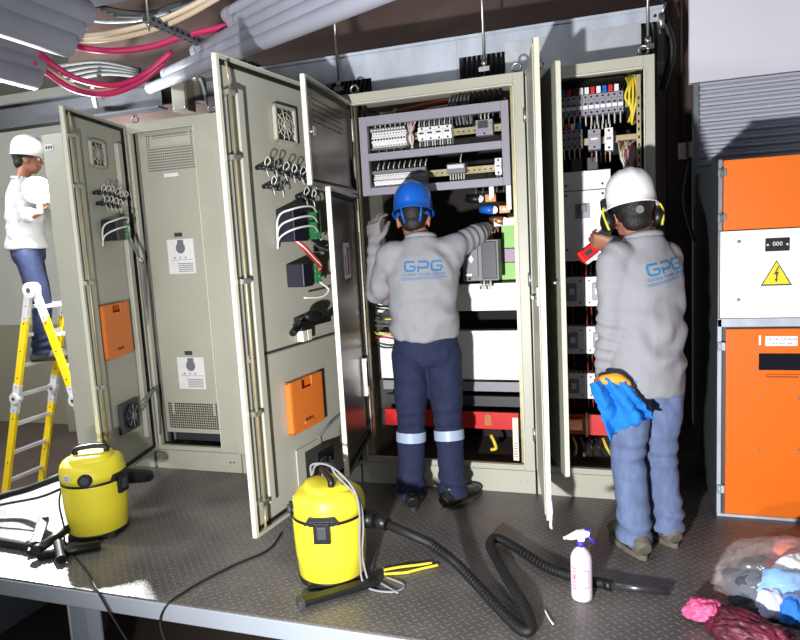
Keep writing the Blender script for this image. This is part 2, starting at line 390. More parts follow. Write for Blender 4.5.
def door_leaf(root, name, W, hinge, ang, z0=.135, z1=2.185, outer=True, inner_m=None):
    """local x: hinge -> free edge, local y: inner side, z up"""
    PM = inner_m or PAINT
    b = MB(); t = .022
    b.box(0, W, -.001, .001, 0, z1 - z0, PM)
    b.box(0, .004, .001, t, 0, z1 - z0, PM); b.box(W - .004, W, -.001, t, 0, z1 - z0, EDGE); b.box(0, W, .001, t, 0, .004, PM); b.box(0, W, .001, t, z1 - z0 - .004, z1 - z0, EDGE)
    # return lip
    b.box(W - .018, W - .004, t - .003, t, .004, z1 - z0 - .004, EDGE); b.box(.004, .018, t - .003, t, .004, z1 - z0 - .004, PM)
    b.box(.018, W - .018, t - .003, t, z1 - z0 - .018, z1 - z0 - .004, PM); b.box(.018, W - .018, t - .003, t, .004, .018, PM)
    o = b.build(name, root, loc=(hinge[0], hinge[1], z0), rz=-ang)
    b = MB(); g = t
    for (a, c, d, e) in ((.02, .034, .02, z1-z0-.02), (W-.034, W-.02, .02, z1-z0-.02), (.034, W-.034, .02, .034), (.034, W-.034, z1-z0-.034, z1-z0-.02)): b.box(a, c, .001, .012, d, e, RUBBER)
    b.build('gasket', o)
    return o
def lock_rod(o, x, H, y=.035):
    b = MB(); b.tube([(x, y, .12), (x, y, H - .12)], .007, BRASS, 8); b.tube([(x, y, .12), (x + .012, y + .004, .03)], .006, BRASS, 8); b.tube([(x, y, H - .12), (x + .012, y, H - .03)], .006, BRASS, 8)
    for z in (.15, H * .27, H * .55, H * .8, H - .15): b.box(x - .022, x + .022, .002, y + .012, z - .01, z + .01, STEEL)
    b.build('lock_rod', o)
def stiffener(o, x, w, z0, z1):
    b = MB(); b.box(x, x + w, .002, .032, z0, z1, PAINT); b.build('stiffener', o, bevel=.005)
def hinge_pins(o, H, m=None):
    for z in (.2, H * .5, H - .2):
        b = MB(); b.cyl((-.008, -.012, z - .035), (-.008, -.012, z + .035), .009, m or STEEL, 10); b.box(-.012, .03, -.006, -.002, z - .03, z + .03, m or STEEL); b.build('hinge', o)
def perf(parent, name, x0, x1, y, z0, z1, nx, nz, s=.5):
    b = MB()
    for i in range(nx):
        for j in range(nz):
            cx = x0 + (i + .5) * (x1 - x0) / nx; cz = z0 + (j + .5) * (z1 - z0) / nz; w = (x1 - x0) / nx * s / 2
            if j >= nz - 5 and i in (2, nx - 3): continue
            b.box(cx - w, cx + w, y - .0008, y + .001, cz - w, cz + w, VOID)
    b.build(name, parent)

# --- c0 : closed cabinet at the far left
c0 = empty('electrical_cabinet', 'closed grey cabinet with small nameplate, at the far left end of the row', 'cabinet', (0, 0, 0), group=None)
shell(c0, -3.49, -2.905)
b = MB(); b.box(-3.487, -2.908, YF - .035, YF - .013, .14, 2.19, PAINT); dd = b.build('door', c0, bevel=.003)
b = MB(); b.box(-3.47, -3.40, YF - .038, YF - .0352, 2.09, 2.13, SILV)
for k in range(3): b.box(-3.462 + k * .02, -3.448 + k * .02, YF - .0385, YF - .038, 2.10, 2.12, INK)
b.build('nameplate', dd)
b = MB(); b.box(-3.25, -3.235, YF - .038, YF - .0352, .93, 1.13, SILV)
for k in range(9): b.box(-3.249, -3.236, YF - .0385, YF - .038, .94 + k*.021, .953 + k*.021, INK)
b.build('label_strip', dd)

# --- c1 : cabinet with inner cover plate
c1 = empty('electrical_cabinet', 'open grey cabinet with a perforated cover plate bearing two paper sheets', 'cabinet')
shell(c1, -2.88, -2.245, lw=.05, rw=.125)
lifting_eye(c1, -2.86, 3.5); lifting_eye(c1, -2.30, 3.5)
b = MB(); b.box(-2.81, -2.385, 3.446, 3.45, .235, 2.145, PAINT); b.box(-2.82, -2.81, 3.44, 3.47, .235, 2.145, PAINTD); plate = b.build('cover_plate', c1, bevel=.001)
perf(plate, 'ventilation_holes', -2.755, -2.40, 3.446, 1.90, 2.125, 22, 14)
perf(plate, 'ventilation_holes', -2.785, -2.395, 3.446, .262, .434, 24, 11, .7)
b = MB(); b.box(-2.715, -2.45, 3.4445, 3.4458, 2.05, 2.10, PAINT); b.build('blank_strip', plate)
b = MB(); b.box(-2.635, -2.53, 3.43, 3.446, 1.86, 1.885, WPL); b.build('handle_strip', plate, bevel=.003)
def sheet(x0, x1, z0, z1):
    b = MB(); b.box(x0, x1, 3.4435, 3.4452, z0, z1, PAPER); xm = (x0 + x1) / 2
    b.box(xm - .02, xm + .025, 3.442, 3.4434, z1 - .07, z1 - .005, MGREY); b.cyl((xm, 3.4434, z1 - .055), (xm, 3.4425, z1 - .055), .035, MGREY, 12)
    for k in range(5): b.box(x0 + .07, x1 - .015, 3.443, 3.4434, z0 + .012 + k * .012, z0 + .018 + k * .012, LGREY)
    b.box(x0 + .02, x1 - .015, 3.443, 3.4434, z0 + .085, z0 + .088, LGREY)
    for k in range(3): b.cyl((x0 + .05 + k*.04, 3.4434, z0 + .1), (x0 + .05 + k*.04, 3.443, z0 + .1), .006, MGREY, 8)
    b.build('paper_sheet', plate)
    b = MB(); b.box(xm - .035, xm + .02, 3.442, 3.4455, z1 + .015, z1 + .04, DGREY); b.build('small_tag', plate)
sheet(-2.67, -2.475, 1.265, 1.48); sheet(-2.68, -2.48, .527, .733)
b = MB()  # things seen in the gap below the plate
b.obox((-2.8, 3.7, .14), (-2.4, 3.62, .22), .03, .02, PAINTD); b.box(-2.83, -2.3, 3.55, 3.58, .15, .2, DGREY); b.build('base_rail', c1)
b = MB()
for k in range(4):
    x = -2.845 + .006 * k; b.tube(spline([(x, 3.5, 2.1), (x + .01, 3.46, 1.6), (x - .008, 3.45, 1.1), (x + .01, 3.46, .6), (x, 3.5, .15)], 6), .005, WIREK if k % 2 else WIREG, 6)
b.build('wire_harness', c1)
# door of c1
A1 = math.atan2(.64, .155)
d1 = door_leaf(c1, 'door', .655, (-2.87, YF - .012), A1)
d1.rotation_euler = (0, 0, -A1)
H = 2.05
stiffener(d1, .545, .055, .12, H - .12); stiffener(d1, .09, .05, .12, H - .12); lock_rod(d1, .615, H); hinge_pins(d1, H)
fan(d1, .345, 1.84, .15)
lamp_cluster(d1, [(.42, 1.62), (.37, 1.62), (.32, 1.62), (.27, 1.61), (.22, 1.60), (.17, 1.60), (.40, 1.56), (.35, 1.56), (.30, 1.555), (.25, 1.55)])
relay(d1, .20, .38, 1.35, 1.47, 2); 
b = MB()
for k in range(3): b.tube(spline([(.25 - .02*k, .09, 1.36), (.2 - .015*k, .12, 1.25 - .02*k), (.13 - .006*k, .1, 1.22), (.07, .07, 1.05 + .02*k), (.03, .05, .9), (0.0, .03, .8)], 6), .0065, WIREW if k % 2 else WIREG, 6)
b.build('wire_harness', d1)
pocket(d1, .22, .51, .68, .99)
b = MB(); b.box(.22, .42, .004, .03, .22, .40, DGREY); b.cyl((.32, .03, .31), (.32, .045, .31), .075, BLACK, 20)
for k in range(8): b.tube([(.32, .047, .31), (.32 + .07*math.cos(k*.785), .047, .31 + .07*math.sin(k*.785))], .003, MGREY, 5)
b.cyl((.32, .045, .31), (.32, .056, .31), .022, MGREY, 12); b.build('filter_fan', d1, bevel=.003)
b = MB()
for k in range(3): b.tube(spline([(.22, .04, .36 - k*.03), (.12, .09, .42), (.04, .07, .3 + k*.03), (.02, .05, .1)], 6), .005, WIREG, 6)
b.build('wire_harness', d1)

# --- c2 : closed, hidden behind the big door
c2 = empty('electrical_cabinet', 'grey cabinet body closed behind the large open door', 'cabinet')
shell(c2, -2.235, -1.435)
b = MB(); b.box(-2.232, -1.438, YF - .035, YF - .013, .14, 2.19, PAINT); b.build('door', c2, bevel=.003)

# --- c3 : main cabinet the worker stands in front of
c3 = empty('electrical_cabinet', 'tall open grey cabinet full of breakers, in front of the blue-helmeted worker', 'cabinet')
shell(c3, -1.425, -.425, lw=.045, rw=.055)
lifting_eye(c3, -1.37, 3.5); lifting_eye(c3, -.47, 3.5)
b = MB()   # inner side perforated uprights
for x in (-1.375, -.500):
    b.box(x, x + .02, 3.44, 3.47, .16, 2.14, BRASS)
b.box(-.455, -.435, 3.6, 3.63, .16, 2.14, PAINTD)
b.build('upright', c3)
# mounting frame with two rows
FYa, FYb = 3.47, 3.50
fx0, fx1, fz0, fz1 = -1.345, -.515, 1.655, 2.085
b = MB()
b.box(fx0, fx0 + .045, FYa, FYb, fz0, fz1, LGREY); b.box(fx1 - .04, fx1, FYa, FYb, fz0, fz1, LGREY)
b.box(fx0 + .045, fx1 - .04, FYa, FYb, fz1 - .05, fz1, LGREY); b.box(fx0 + .045, fx1 - .04, FYa, FYb, fz0, fz0 + .042, LGREY); b.box(fx0 + .045, fx1 - .04, FYa, FYb, 1.845, 1.885, LGREY)
b.build('mounting_frame', c3, bevel=.002)
def rail(root, x0, x1, z, y=3.56, hh=.018):
    b = MB(); b.box(x0, x1, y, y + .004, z - hh, z + hh, BRASS); b.box(x0, x1, y - .008, y, z + hh - .006, z + hh, BRASS); b.box(x0, x1, y - .008, y, z - hh, z - hh + .006, BRASS)
    n = int((x1 - x0) / .03)
    for k in range(n): b.box(x0 + .01 + k*.03, x0 + .022 + k*.03, y - .0006, y + .001, z - .003, z + .003, VOID)
    b.build('mounting_rail', root)
def module(root, name, x0, x1, z0, z1, y0=3.5, y1=3.56, m=WPL, toggle=BLACK, step=.012, nt=1):
    w = x1 - x0; h = z1 - z0
    b = MB(); b.box(x0, x1, y0 + step, y1, z0, z1, m); b.box(x0, x1, y0, y0 + step, z0 + h*.3, z0 + h*.7, m)
    for k in range(nt):
        cx = x0 + (k + .5) * w / nt; b.box(cx - w/nt*.28, cx + w/nt*.28, y0 - .008, y0, z0 + h*.46, z0 + h*.56, toggle)
    for zz in (z0 + h*.12, z0 + h*.88): b.cyl(((x0+x1)/2, y0 + step, zz), ((x0+x1)/2, y0 + step - .001, zz), min(w*.25, .006), VOID, 8)
    b.build(name, root, bevel=min(.0015, w*.08))
def comb(root, x0, x1, n, z0, z1, y0, y1, m=WIREK, lean=0, mk=None):
    for k in range(n):
        x = x0 + (k + .5) * (x1 - x0) / n; mm = mk[k % len(mk)] if mk else m
        b = MB(); b.tube(spline([(x, y0, z0), (x + lean*.5, y0 - .004, z0 + (z1-z0)*.4), (x + lean, y1, z1)], 4), .0036, mm, 6); b.build('wire', root)
# row 1
rail(c3, -1.30, -.555, 1.965)
for k in range(12):
    x = -1.285 + k * .0168; module(c3, 'plug_in_relay', x, x + .0155, 1.915, 2.0, 3.50, 3.558)
b = MB(); b.box(-1.29, -1.085, 3.495, 3.53, 2.0, 2.02, MGREY); b.box(-1.29, -1.085, 3.495, 3.53, 1.905, 1.913, MGREY)
for k in range(12): b.box(-1.282 + k*.0168, -1.274 + k*.0168, 3.494, 3.495, 2.006, 2.014, WPL)
b.build('terminal_strip', c3)
comb(c3, -1.29, -1.085, 14, 2.02, 2.065, 3.53, 3.56, mk=[WIREK, WIREW]); comb(c3, -1.29, -1.085, 14, 1.905, 1.86, 3.53, 3.56, mk=[WIREK, WIREG, WIREW])
for k in range(4):
    x = -1.015 + k * .0475; module(c3, 'circuit_breaker', x, x + .046, 1.93, 2.0, 3.49, 3.558, nt=1)
comb(c3, -1.02, -.82, 14, 2.0, 2.06, 3.53, 3.56, mk=[WIREW, WIREG]); comb(c3, -1.02, -.82, 14, 1.93, 1.87, 3.53, 3.56, mk=[WIREW, WIREG, WIREW])
b = MB()
for k in range(7):
    a = random.uniform(-.02, .02); b.tube(spline([(-1.075 + .008*k, 3.53, 2.06), (-1.05 + a, 3.505, 2.0), (-1.06 - a, 3.5, 1.95), (-1.05 + a, 3.52, 1.88)], 6), .005, [WIREW, WIRER, WIREW, WIREG][k % 4], 6)
b.build('wire_harness', c3)
module(c3, 'power_supply', -.695, -.605, 1.925, 2.005, 3.49, 3.558, LGREY, DGREY)
b = MB(); b.box(-.68, -.63, 3.485, 3.4895, 1.96, 1.995, DGREY); b.build('display_window', c3)
comb(c3, -.68, -.62, 3, 2.005, 2.065, 3.53, 3.56, m=WIREW); comb(c3, -.79, -.56, 6, 2.02, 2.07, 3.6, 3.62, m=WIREG)
# row 2
rail(c3, -.98, -.52, 1.755); rail(c3, -1.30, -.98, 1.745)
for k in range(20):
    x = -1.285 + k * .0152; module(c3, 'terminal_block', x, x + .0142, 1.70, 1.77, 3.50, 3.558, WPL if k < 14 else LGREY, MGREY)
b = MB(); b.box(-1.29, -.98, 3.495, 3.53, 1.772, 1.79, MGREY); b.build('terminal_strip', c3)
comb(c3, -1.29, -.98, 20, 1.79, 1.84, 3.53, 3.56, mk=[WIREK, WIREW]); comb(c3, -1.29, -.98, 20, 1.70, 1.665, 3.53, 3.56, mk=[WIREK, WIREW, WIREG])
b = MB(); b.box(-.86, -.76, 3.49, 3.558, 1.74, 1.79, MGREY); b.box(-.855, -.765, 3.485, 3.49, 1.765, 1.785, SILV); b.build('relay_socket', c3, bevel=.002)
comb(c3, -.855, -.765, 6, 1.74, 1.68, 3.52, 3.53, m=WIREW); comb(c3, -.80, -.78, 1, 1.79, 1.85, 3.53, 3.56, m=WIREW)
module(c3, 'fuse_holder', -.60, -.565, 1.715, 1.80, 3.49, 3.558, WPL, LGREY); comb(c3, -.60, -.57, 2, 1.715, 1.66, 3.52, 3.53, m=WIREW)
comb(c3, -.74, -.55, 5, 1.70, 1.63, 3.6, 3.56, m=WIREG)
b = MB()  # cables above the frame
for k in range(6): b.tube(spline([(-.86 + k*.02, 3.7, 2.19), (-.86 + k*.021, 3.62, 2.13), (-.85 + k*.02, 3.66, 2.0)], 6), .007, WIREG, 6)
b.build('wire_harness', c3)
b = MB(); b.tube(spline([(-1.25, 3.75, 2.14), (-1.0, 3.74, 2.165), (-.88, 3.74, 2.17)], 6), .016, mat('brown_busbar_sleeve', (150, 70, 50), .5), 8); b.tube([(-1.24, 3.7, 2.12), (-1.19, 3.7, 2.15)], .014, BRASS, 8); b.build('busbar', c3)
# busbar supports and insulators on the right
for (px, py, mz) in ((483, 199, 'k'), (497, 210, 'b'), (507, 221, 'w')):
    p = at(px, py, Y=3.6)
    b = MB(); b.cyl((p.x - .09, p.y, p.z + .01), (p.x - .01, p.y - .02, p.z), .022, BLUEP if mz == 'b' else (BLACK if mz == 'k' else COPPER), 14, r1=.026); b.cyl((p.x - .01, p.y - .035, p.z), (p.x - .01, p.y - .02, p.z), .02, STEEL, 14)
    b.cyl((p.x - .01, p.y - .042, p.z), (p.x - .01, p.y - .035, p.z), .010, SILV, 10); b.build('insulator', c3)
    b = MB(); b.box(p.x + .015, p.x + .075, p.y - .02, p.y, p.z - .02, p.z + .022, COPPER); b.cyl((p.x + .045, p.y - .028, p.z), (p.x + .045, p.y - .02, p.z), .013, STEEL, 8); b.build('copper_lug', c3, bevel=.002)
p = at(505, 222, Y=3.58); b = MB(); b.box(p.x - .06, p.x + .06, 3.57, 3.58, p.z - .022, p.z + .022, SILV); b.cyl((p.x, 3.562, p.z), (p.x, 3.57, p.z), .012, STEEL, 10); b.build('connection_plate', c3, bevel=.002)
for px, z0, z1 in ((492, 1.60, 1.66), (509, 1.53, 1.66)):
    p = at(px, 200, Y=3.56); b = MB(); b.box(p.x - .013, p.x + .013, 3.555, 3.56, z0, z1, WPL); b.build('wire_duct', c3)
# moulded-case breaker hanging open
p0 = at(462, 241, Y=3.52); p1 = at(500, 280, Y=3.52)
b = MB(); x0, x1, z0, z1 = p0.x, p1.x, p1.z, p0.z
b.box(x0, x1, 3.50, 3.60, z0, z1, MGREY); b.box(x0 + .01, x0 + .09, 3.488, 3.50, z0 + .02, z1 - .01, MGREY); b.box(x0 + .11, x1 - .01, 3.492, 3.50, z0 + .01, z1 - .01, DGREY)
o = b.build('moulded_case_breaker', c3, bevel=.005, bseg=3)
b = MB(); cx = x0 + .055; cz = (z0 + z1) / 2 + .01
b.prism([(cx, cz + .022), (cx + .014, cz), (cx, cz - .022), (cx - .014, cz)], 3.478, 3.4875, WPL); b.box(x0 + .02, x0 + .055, 3.482, 3.4878, z0 + .03, z0 + .042, WPL)
b.cyl((x0 + .03, 3.4878, z1 - .03), (x0 + .03, 3.484, z1 - .03), .007, SILV, 10); b.cyl((x0 + .04, 3.4878, z0 + .012), (x0 + .04, 3.484, z0 + .012), .006, VOID, 10); b.build('rotary_handle', o)
b = MB()
for k in range(4): b.tube([(x0 + .09 + k*.018, 3.55, z0), (x0 + .088 + k*.018, 3.55, z0 - .05)], .006, [STEEL, WIREW][k % 2], 7)
b.build('wire', o)
# coloured phase tapes behind the breaker
for (ya, yb, cm) in ((226, 248, 'g'), (248, 262, 'm'), (262, 284, 'g'), (284, 300, 'w')):
    a = at(505, ya, Y=3.72); c = at(524, yb, Y=3.72)
    mm = {'g': mat('pale_green_sleeve', (150, 205, 110), .5), 'm': mat('lilac_sleeve', (170, 150, 170), .5), 'w': WPL}[cm]
    b = MB(); b.box(a.x - .02, c.x + .0, 3.72, 3.75, c.z, a.z, mm); b.build('phase_sleeve', c3)
b = MB(); b.box(-.86, -.64, 3.70, 3.71, 1.08, 1.12, GREEN); b.box(-.86, -.66, 3.70, 3.71, 1.36, 1.44, BRASS)
for k in range(9): b.cyl((-.85 + k*.02, 3.695, 1.1), (-.85 + k*.02, 3.70, 1.1), .005, WPL, 6)
b.build('green_terminal_strip', c3)
# white cover plates
for (za, zb, yy) in ((.975, 1.135, 3.64), (.575, .865, 3.64), (.50, .562, 3.66)):
    b = MB(); b.box(-1.36, -.515, yy, yy + .006, za, zb, WHITE if yy < 3.65 else LGREY)
    b.box(-1.36, -.515, yy, yy + .03, zb - .006, zb, WHITE)
    b.build('white_cover_plate', c3)
b = MB(); b.box(-1.36, -.53, 3.66, 3.68, .275, .375, REDB)
b.cyl((-.72, 3.655, .35), (-.72, 3.66, .35), .014, BRASS, 8); b.cyl((-.72, 3.655, .31), (-.72, 3.66, .31), .012, BRASS, 8); b.box(-.74, -.70, 3.65, 3.66, .30, .36, COPPER); b.build('red_insulating_board', c3)
b = MB(); b.box(-1.36, -.53, 3.70, 3.74, .40, .46, DGREY); b.build('cross_rail', c3)
b = MB(); b.tube(spline([(-.70, 3.62, .25), (-.68, 3.6, .22), (-.67, 3.6, .18), (-.70, 3.6, .17)], 5), .010, WIREY, 7); b.build('yellow_wire_end', c3)
b = MB(); b.box(-.545, -.515, 3.44, 3.448, .17, .41, mat('cream_paper_tag', (220, 216, 196), .6))
for k in range(6): b.box(-.54, -.52, 3.438, 3.4395, .19 + k*.015, .196 + k*.015, LGREY)
b.build('hanging_tag', c3)
b = MB(); b.box(-1.378, -.48, 3.44, 4.0, .106, .12, mat('brown_inner_floor', (66, 54, 46), .8)); b.build('floor_plate', c3)
# wiring seen left of the worker, between sleeve and door
b = MB()
for k in range(14):
    z = 1.25 - k * .035; xx = -1.33 + random.uniform(0, .05)
    b.tube(spline([(-1.37, 3.6, z), (xx, 3.55, z + random.uniform(-.02, .02)), (-1.2, 3.6, z - .02)], 5), .006, random.choice([WIREK, WIREG, WIRER, WIREY, WIREK, COPPER]), 6)
b.build('wire_harness', c3)
for k in range(3):
    module(c3, 'contactor', -1.30, -1.22, .90 + k*.12, .99 + k*.12, 3.55, 3.64, [DGREY, MGREY, BLACK][k], [WIREY, RED, WPL][k])
# big outer door
A3 = math.atan2(1.03, -.11)
d3 = door_leaf(c3, 'door', 1.035, (-1.42, YF - .012), A3); d3.rotation_euler = (0, 0, -A3)
b = MB(); b.box(.06, .955, .006, .010, .78, .786, PAINTD); b.box(.955, .962, .001, .0035, .13, .77, DGREY); b.box(.955, .962, .001, .0035, .8, 1.92, DGREY); b.box(.12, .955, .001, .0035, .785, .795, DGREY); b.build('seam', d3)
stiffener(d3, .885, .045, .12, H - .12); lock_rod(d3, .985, H, .04); hinge_pins(d3, H)
fan(d3, .56, 1.83, .17)
lamp_cluster(d3, [(.80, 1.615), (.73, 1.615), (.66, 1.605), (.59, 1.60), (.52, 1.595), (.46, 1.59), (.40, 1.58), (.76, 1.535), (.69, 1.53), (.50, 1.50), (.43, 1.49)])
relay(d3, .42, .68, 1.285, 1.435, 3); relay(d3, .45, .63, 1.07, 1.18, 0, True)
b = MB(); z = .875; b.box(.50, .60, .004, .05, z - .02, z + .045, BLACK); b.box(.38, .68, .05, .085, z + .0, z + .028, BLACK); b.tube([(.40, .07, z + .02), (.34, .08, z + .06)], .016, BLACK, 8); b.tube([(.66, .07, z + .015), (.73, .08, z - .01)], .018, BLACK, 8)
b.ell((.54, .08, z + .05), .07, .03, .03, BLACK, 12, 8)
hd = b.build('switch_mechanism', d3, bevel=.003)
b = MB(); b.box(.50, .535, .004, .04, z - .075, z - .022, EDGE); b.box(.545, .58, .004, .04, z - .075, z - .022, EDGE); b.build('bracket', hd, bevel=.002)
pocket(d3, .43, .715, .37, .625)
b = MB(); b.box(.44, .67, .004, .012, .07, .28, PAINT); b.box(.445, .60, .012, .085, .10, .25, BLACK); b.cyl((.55, .085, .17), (.55, .11, .17), .05, DGREY, 18)
for k in range(6): b.tube([(.55, .112, .17), (.55 + .05*math.cos(k*1.05), .112, .17 + .05*math.sin(k*1.05))], .003, SILV, 5)
b.box(.50, .53, .11, .118, .15, .19, SILV); b.build('filter_fan', d3, bevel=.003)
b = MB(); b.tube(spline([(.5, .03, .29), (.42, .04, .33), (.34, .03, .34), (.2, .03, .36), (.06, .03, .37)], 6), .007, MGREY, 7); b.build('wire', d3)
b = MB()
for k in range(4): b.tube(spline([(.44, .05, 1.26 - k*.008), (.36, .06, 1.24), (.25, .05, 1.23 + .01*k), (.1, .04, 1.22), (.02, .03, 1.18)], 6), .007, [WIREG, BLACK][k % 2], 6)
b.build('wire_harness', d3)
# inner doors of the main cabinet
DK = mat('shaded_metallic_paint', (112, 106, 96), .3, .55, var=.25, vs=3, stretch=(1, 1, .5))  # door paint darkened, the shade of the inner faces is in its colour
A3i = math.atan2(.70, .125)
for nm, z0, z1, dxx in (('upper_inner_door', 1.665, 2.15, .062), ('lower_inner_door', .30, 1.655, .145)):
    A3i = math.atan2(.71, dxx)
    o = door_leaf(c3, nm, .715, (-1.372, YF + .01), A3i, z0, z1, inner_m=DK); o.rotation_euler = (0, 0, -A3i)
    if z0 > 1:
        b = MB()
        for j in range(5):
            for k in range(13): b.box(.16 + k*.034, .178 + k*.034, .0012, .0022, .30 + j*.026, .306 + j*.026, VOID)
        b.build('ventilation_slots', o)
        b = MB(); b.cyl((.68, .0, .24), (.68, .04, .24), .008, STEEL, 8); b.box(.665, .69, .035, .04, .22, .26, STEEL); b.build('latch', o)
    else:
        b = MB(); b.box(.28, .43, .0012, .006, .92, 1.10, PAPER); b.box(.31, .35, .006, .0065, .94, 1.08, WIRER); b.box(.38, .41, .006, .0065, .94, 1.04, LGREY); b.build('paper_label', o)
        b = MB(); b.box(.09, .13, .0012, .03, .25, .46, STEEL); b.box(.10, .12, .03, .033, .27, .44, VOID); b.box(.10, .12, .03, .036, .26, .30, BRASS); b.build('handle', o)
    b = MB(); b.cyl((0, .01, .08), (0, .01, .2), .012, EDGE, 10); b.cyl((0, .01, (z1-z0)-.2), (0, .01, (z1-z0)-.08), .012, EDGE, 10); b.build('hinge', o)

# --- c4 : right cabinet
c4 = empty('electrical_cabinet', 'narrow open grey cabinet with white breakers, in front of the white-helmeted worker', 'cabinet')
shell(c4, -.415, .185, lw=.04, rw=.05)
lifting_eye(c4, -.36, 3.5); lifting_eye(c4, .14, 3.5)
b = MB(); b.box(.105, .125, 3.47, 3.50, .16, 2.13, BRASS); b.box(-.37, -.352, 3.47, 3.50, .16, 2.13, PAINTD)
for k in range(50): b.box(.111, .119, 3.4692, 3.4705, .2 + k*.037, .215 + k*.037, VOID)
b.build('upright', c4)
def row_px(y0, y1, xa, xb, Y, zoff=0):
    a = at(xa, y0, Y=Y); c = at(xb, y1, Y=Y); return a.x, c.x, c.z, a.z
# top three-phase breaker row
zt, zb_ = 2.075, 1.975
for k in range(13):
    x = -.315 + k * .0278; module(c4, 'circuit_breaker', x, x + .0268, zb_, zt, 3.52, 3.6, LGREY, DGREY)
    b = MB(); b.box(x + .002, x + .0248, 3.5185, 3.5198, zb_ + .028, zb_ + .045, WPL); b.build('label_strip', c4)
b = MB(); b.box(-.33, .12, 3.6, 3.606, 2.005, 2.045, BRASS); b.build('mounting_rail', c4)
comb(c4, -.315, .045, 26, 2.075, 2.14, 3.56, 3.6, mk=[WIREK], lean=.02)
for k, mm in enumerate([RED, WPL, BLUEP, RED, DGREY, WPL, WPL, RED, WPL, BLUEP, RED, WPL]):
    x = -.31 + k*.0285; b = MB(); b.box(x, x + .022, 3.53, 3.56, 2.078, 2.112, mm); b.build('wire_marker', c4, bevel=.003)
comb(c4, -.315, .045, 13, 1.975, 1.925, 3.53, 3.55, m=WIREW)
b = MB()
for k in range(26):
    x = -.31 + k * .0135; b.tube(spline([(x, 3.66, 2.17), (x + .02, 3.61, 2.15), (x + .01, 3.585, 2.12)], 4), .007, WIREK, 6)
b.build('wire_harness', c4)
b = MB()
for k in range(4): b.tube(spline([(.06 + .012*k, 3.6, 2.15), (.07 + .01*k, 3.54, 2.10 + .012*k), (.055 + .018*k, 3.53, 2.04), (.085, 3.55, 1.98 - .02*k), (.07 + .012*k, 3.6, 1.93)], 6), .006, WIREY, 7)
b.build('yellow_wire_harness', c4)
# second row
for k in range(6):
    x = -.31 + k * .0262; module(c4, 'circuit_breaker', x, x + .0252, 1.815, 1.91, 3.52, 3.6, LGREY, DGREY)
comb(c4, -.31, -.155, 6, 1.815, 1.765, 3.53, 3.55, m=WIREW)
for k, mm in enumerate([DGREY, RED, WPL, BLUEP]): b = MB(); b.box(-.27 + k*.03, -.25 + k*.03, 3.53, 3.56, 1.912, 1.94, mm); b.build('wire_marker', c4)
module(c4, 'power_supply', -.125, -.065, 1.80, 1.90, 3.5, 3.6, LGREY, WPL); module(c4, 'time_relay', -.045, -.005, 1.79, 1.90, 3.5, 3.6, WPL, LGREY)
b = MB(); b.box(-.33, .12, 3.6, 3.606, 1.835, 1.87, BRASS); b.build('mounting_rail', c4)
comb(c4, -.12, -.01, 6, 1.9, 1.95, 3.54, 3.58, m=WIREW); comb(c4, -.12, -.01, 5, 1.795, 1.74, 3.54, 3.58, mk=[COPPER, WIREW, WIREK])
for x in (-.215, -.135): b = MB(); b.box(x, x + .055, 3.57, 3.64, 1.69, 1.77, DGREY); b.build('current_transformer', c4, bevel=.004)
b = MB()
for k in range(9): b.tube(spline([(.02 + .01*k, 3.6, 1.84), (.03 + .012*(k % 4), 3.52, 1.76), (.05 + .01*(k % 3), 3.54, 1.68), (.03 + .008*k, 3.6, 1.6)], 6), .005, [WIREW, WIREG, WIRER, WIREW, WIREY][k % 5], 6)
b.build('wire_harness', c4)
# main breaker (large white)
b = MB(); b.box(-.305, -.02, 3.54, 3.64, 1.24, 1.70, WPL); b.box(-.27, -.03, 3.525, 3.54, 1.27, 1.60, WPL); b.box(-.305, -.02, 3.537, 3.54, 1.60, 1.605, DGREY)
mb = b.build('main_breaker', c4, bevel=.006)
b = MB(); b.box(-.195, -.125, 3.515, 3.5248, 1.46, 1.535, LGREY); b.box(-.18, -.14, 3.50, 3.515, 1.49, 1.53, MGREY); b.build('toggle', mb, bevel=.003)
b = MB()
for x in (-.24, -.06):
    for z in (1.30, 1.58, 1.63): b.cyl((x, 3.5245 if z < 1.6 else 3.5395, z), (x, 3.52 if z < 1.6 else 3.535, z), .006, VOID, 8)
b.build('screw', mb)
def block_row(z0, z1, n=3):
    for k in range(n):
        x = -.285 + k * .13; b = MB(); b.box(x, x + .125, 3.54, 3.62, z0, z1, WPL); b.box(x + .035, x + .09, 3.53, 3.54, z0 + .03, z1 - .03, LGREY); o = b.build('circuit_breaker', c4, bevel=.004)
        b = MB(); b.box(x + .05, x + .075, 3.515, 3.5295, (z0+z1)/2 - .012, (z0+z1)/2 + .018, WPL)
        for (xx, zz) in ((x + .02, z0 + .02), (x + .105, z0 + .02), (x + .02, z1 - .02), (x + .105, z1 - .02)): b.cyl((xx, 3.5398, zz), (xx, 3.538, zz), .005, VOID, 8)
        b.build('toggle', o)
    comb(c4, -.28, .10, 16, z0, z0 - .06, 3.56, 3.6, mk=[WIREK, WIREK, WIRER, WIREK]); comb(c4, -.28, .10, 16, z1, z1 + .06, 3.56, 3.6, mk=[WIREK, WIREK, WIRER])
    b = MB(); b.cyl((-.075, 3.555, z0 - .012), (-.075, 3.545, z0 - .012), .011, BRASS, 8); b.build('terminal_bolt', c4)
for z0, z1 in ((1.00, 1.155), (.745, .893), (.50, .64)): block_row(z0, z1)
b = MB(); b.box(-.30, .10, 3.64, 3.66, .27, .385, REDB); b.box(-.17, -.155, 3.63, 3.64, .26, .40, BRASS); b.box(-.30, -.19, 3.62, 3.635, .30, .36, COPPER); b.build('red_insulating_board', c4)
b = MB()
for k in range(8): b.tube(spline([(-.28 + .04*k, 3.62, .26), (-.26 + .04*k, 3.58, .22), (-.28 + .05*k, 3.6, .16)], 5), .008, [WIREK, WIREY, WIREG, WIREK][k % 4], 6)
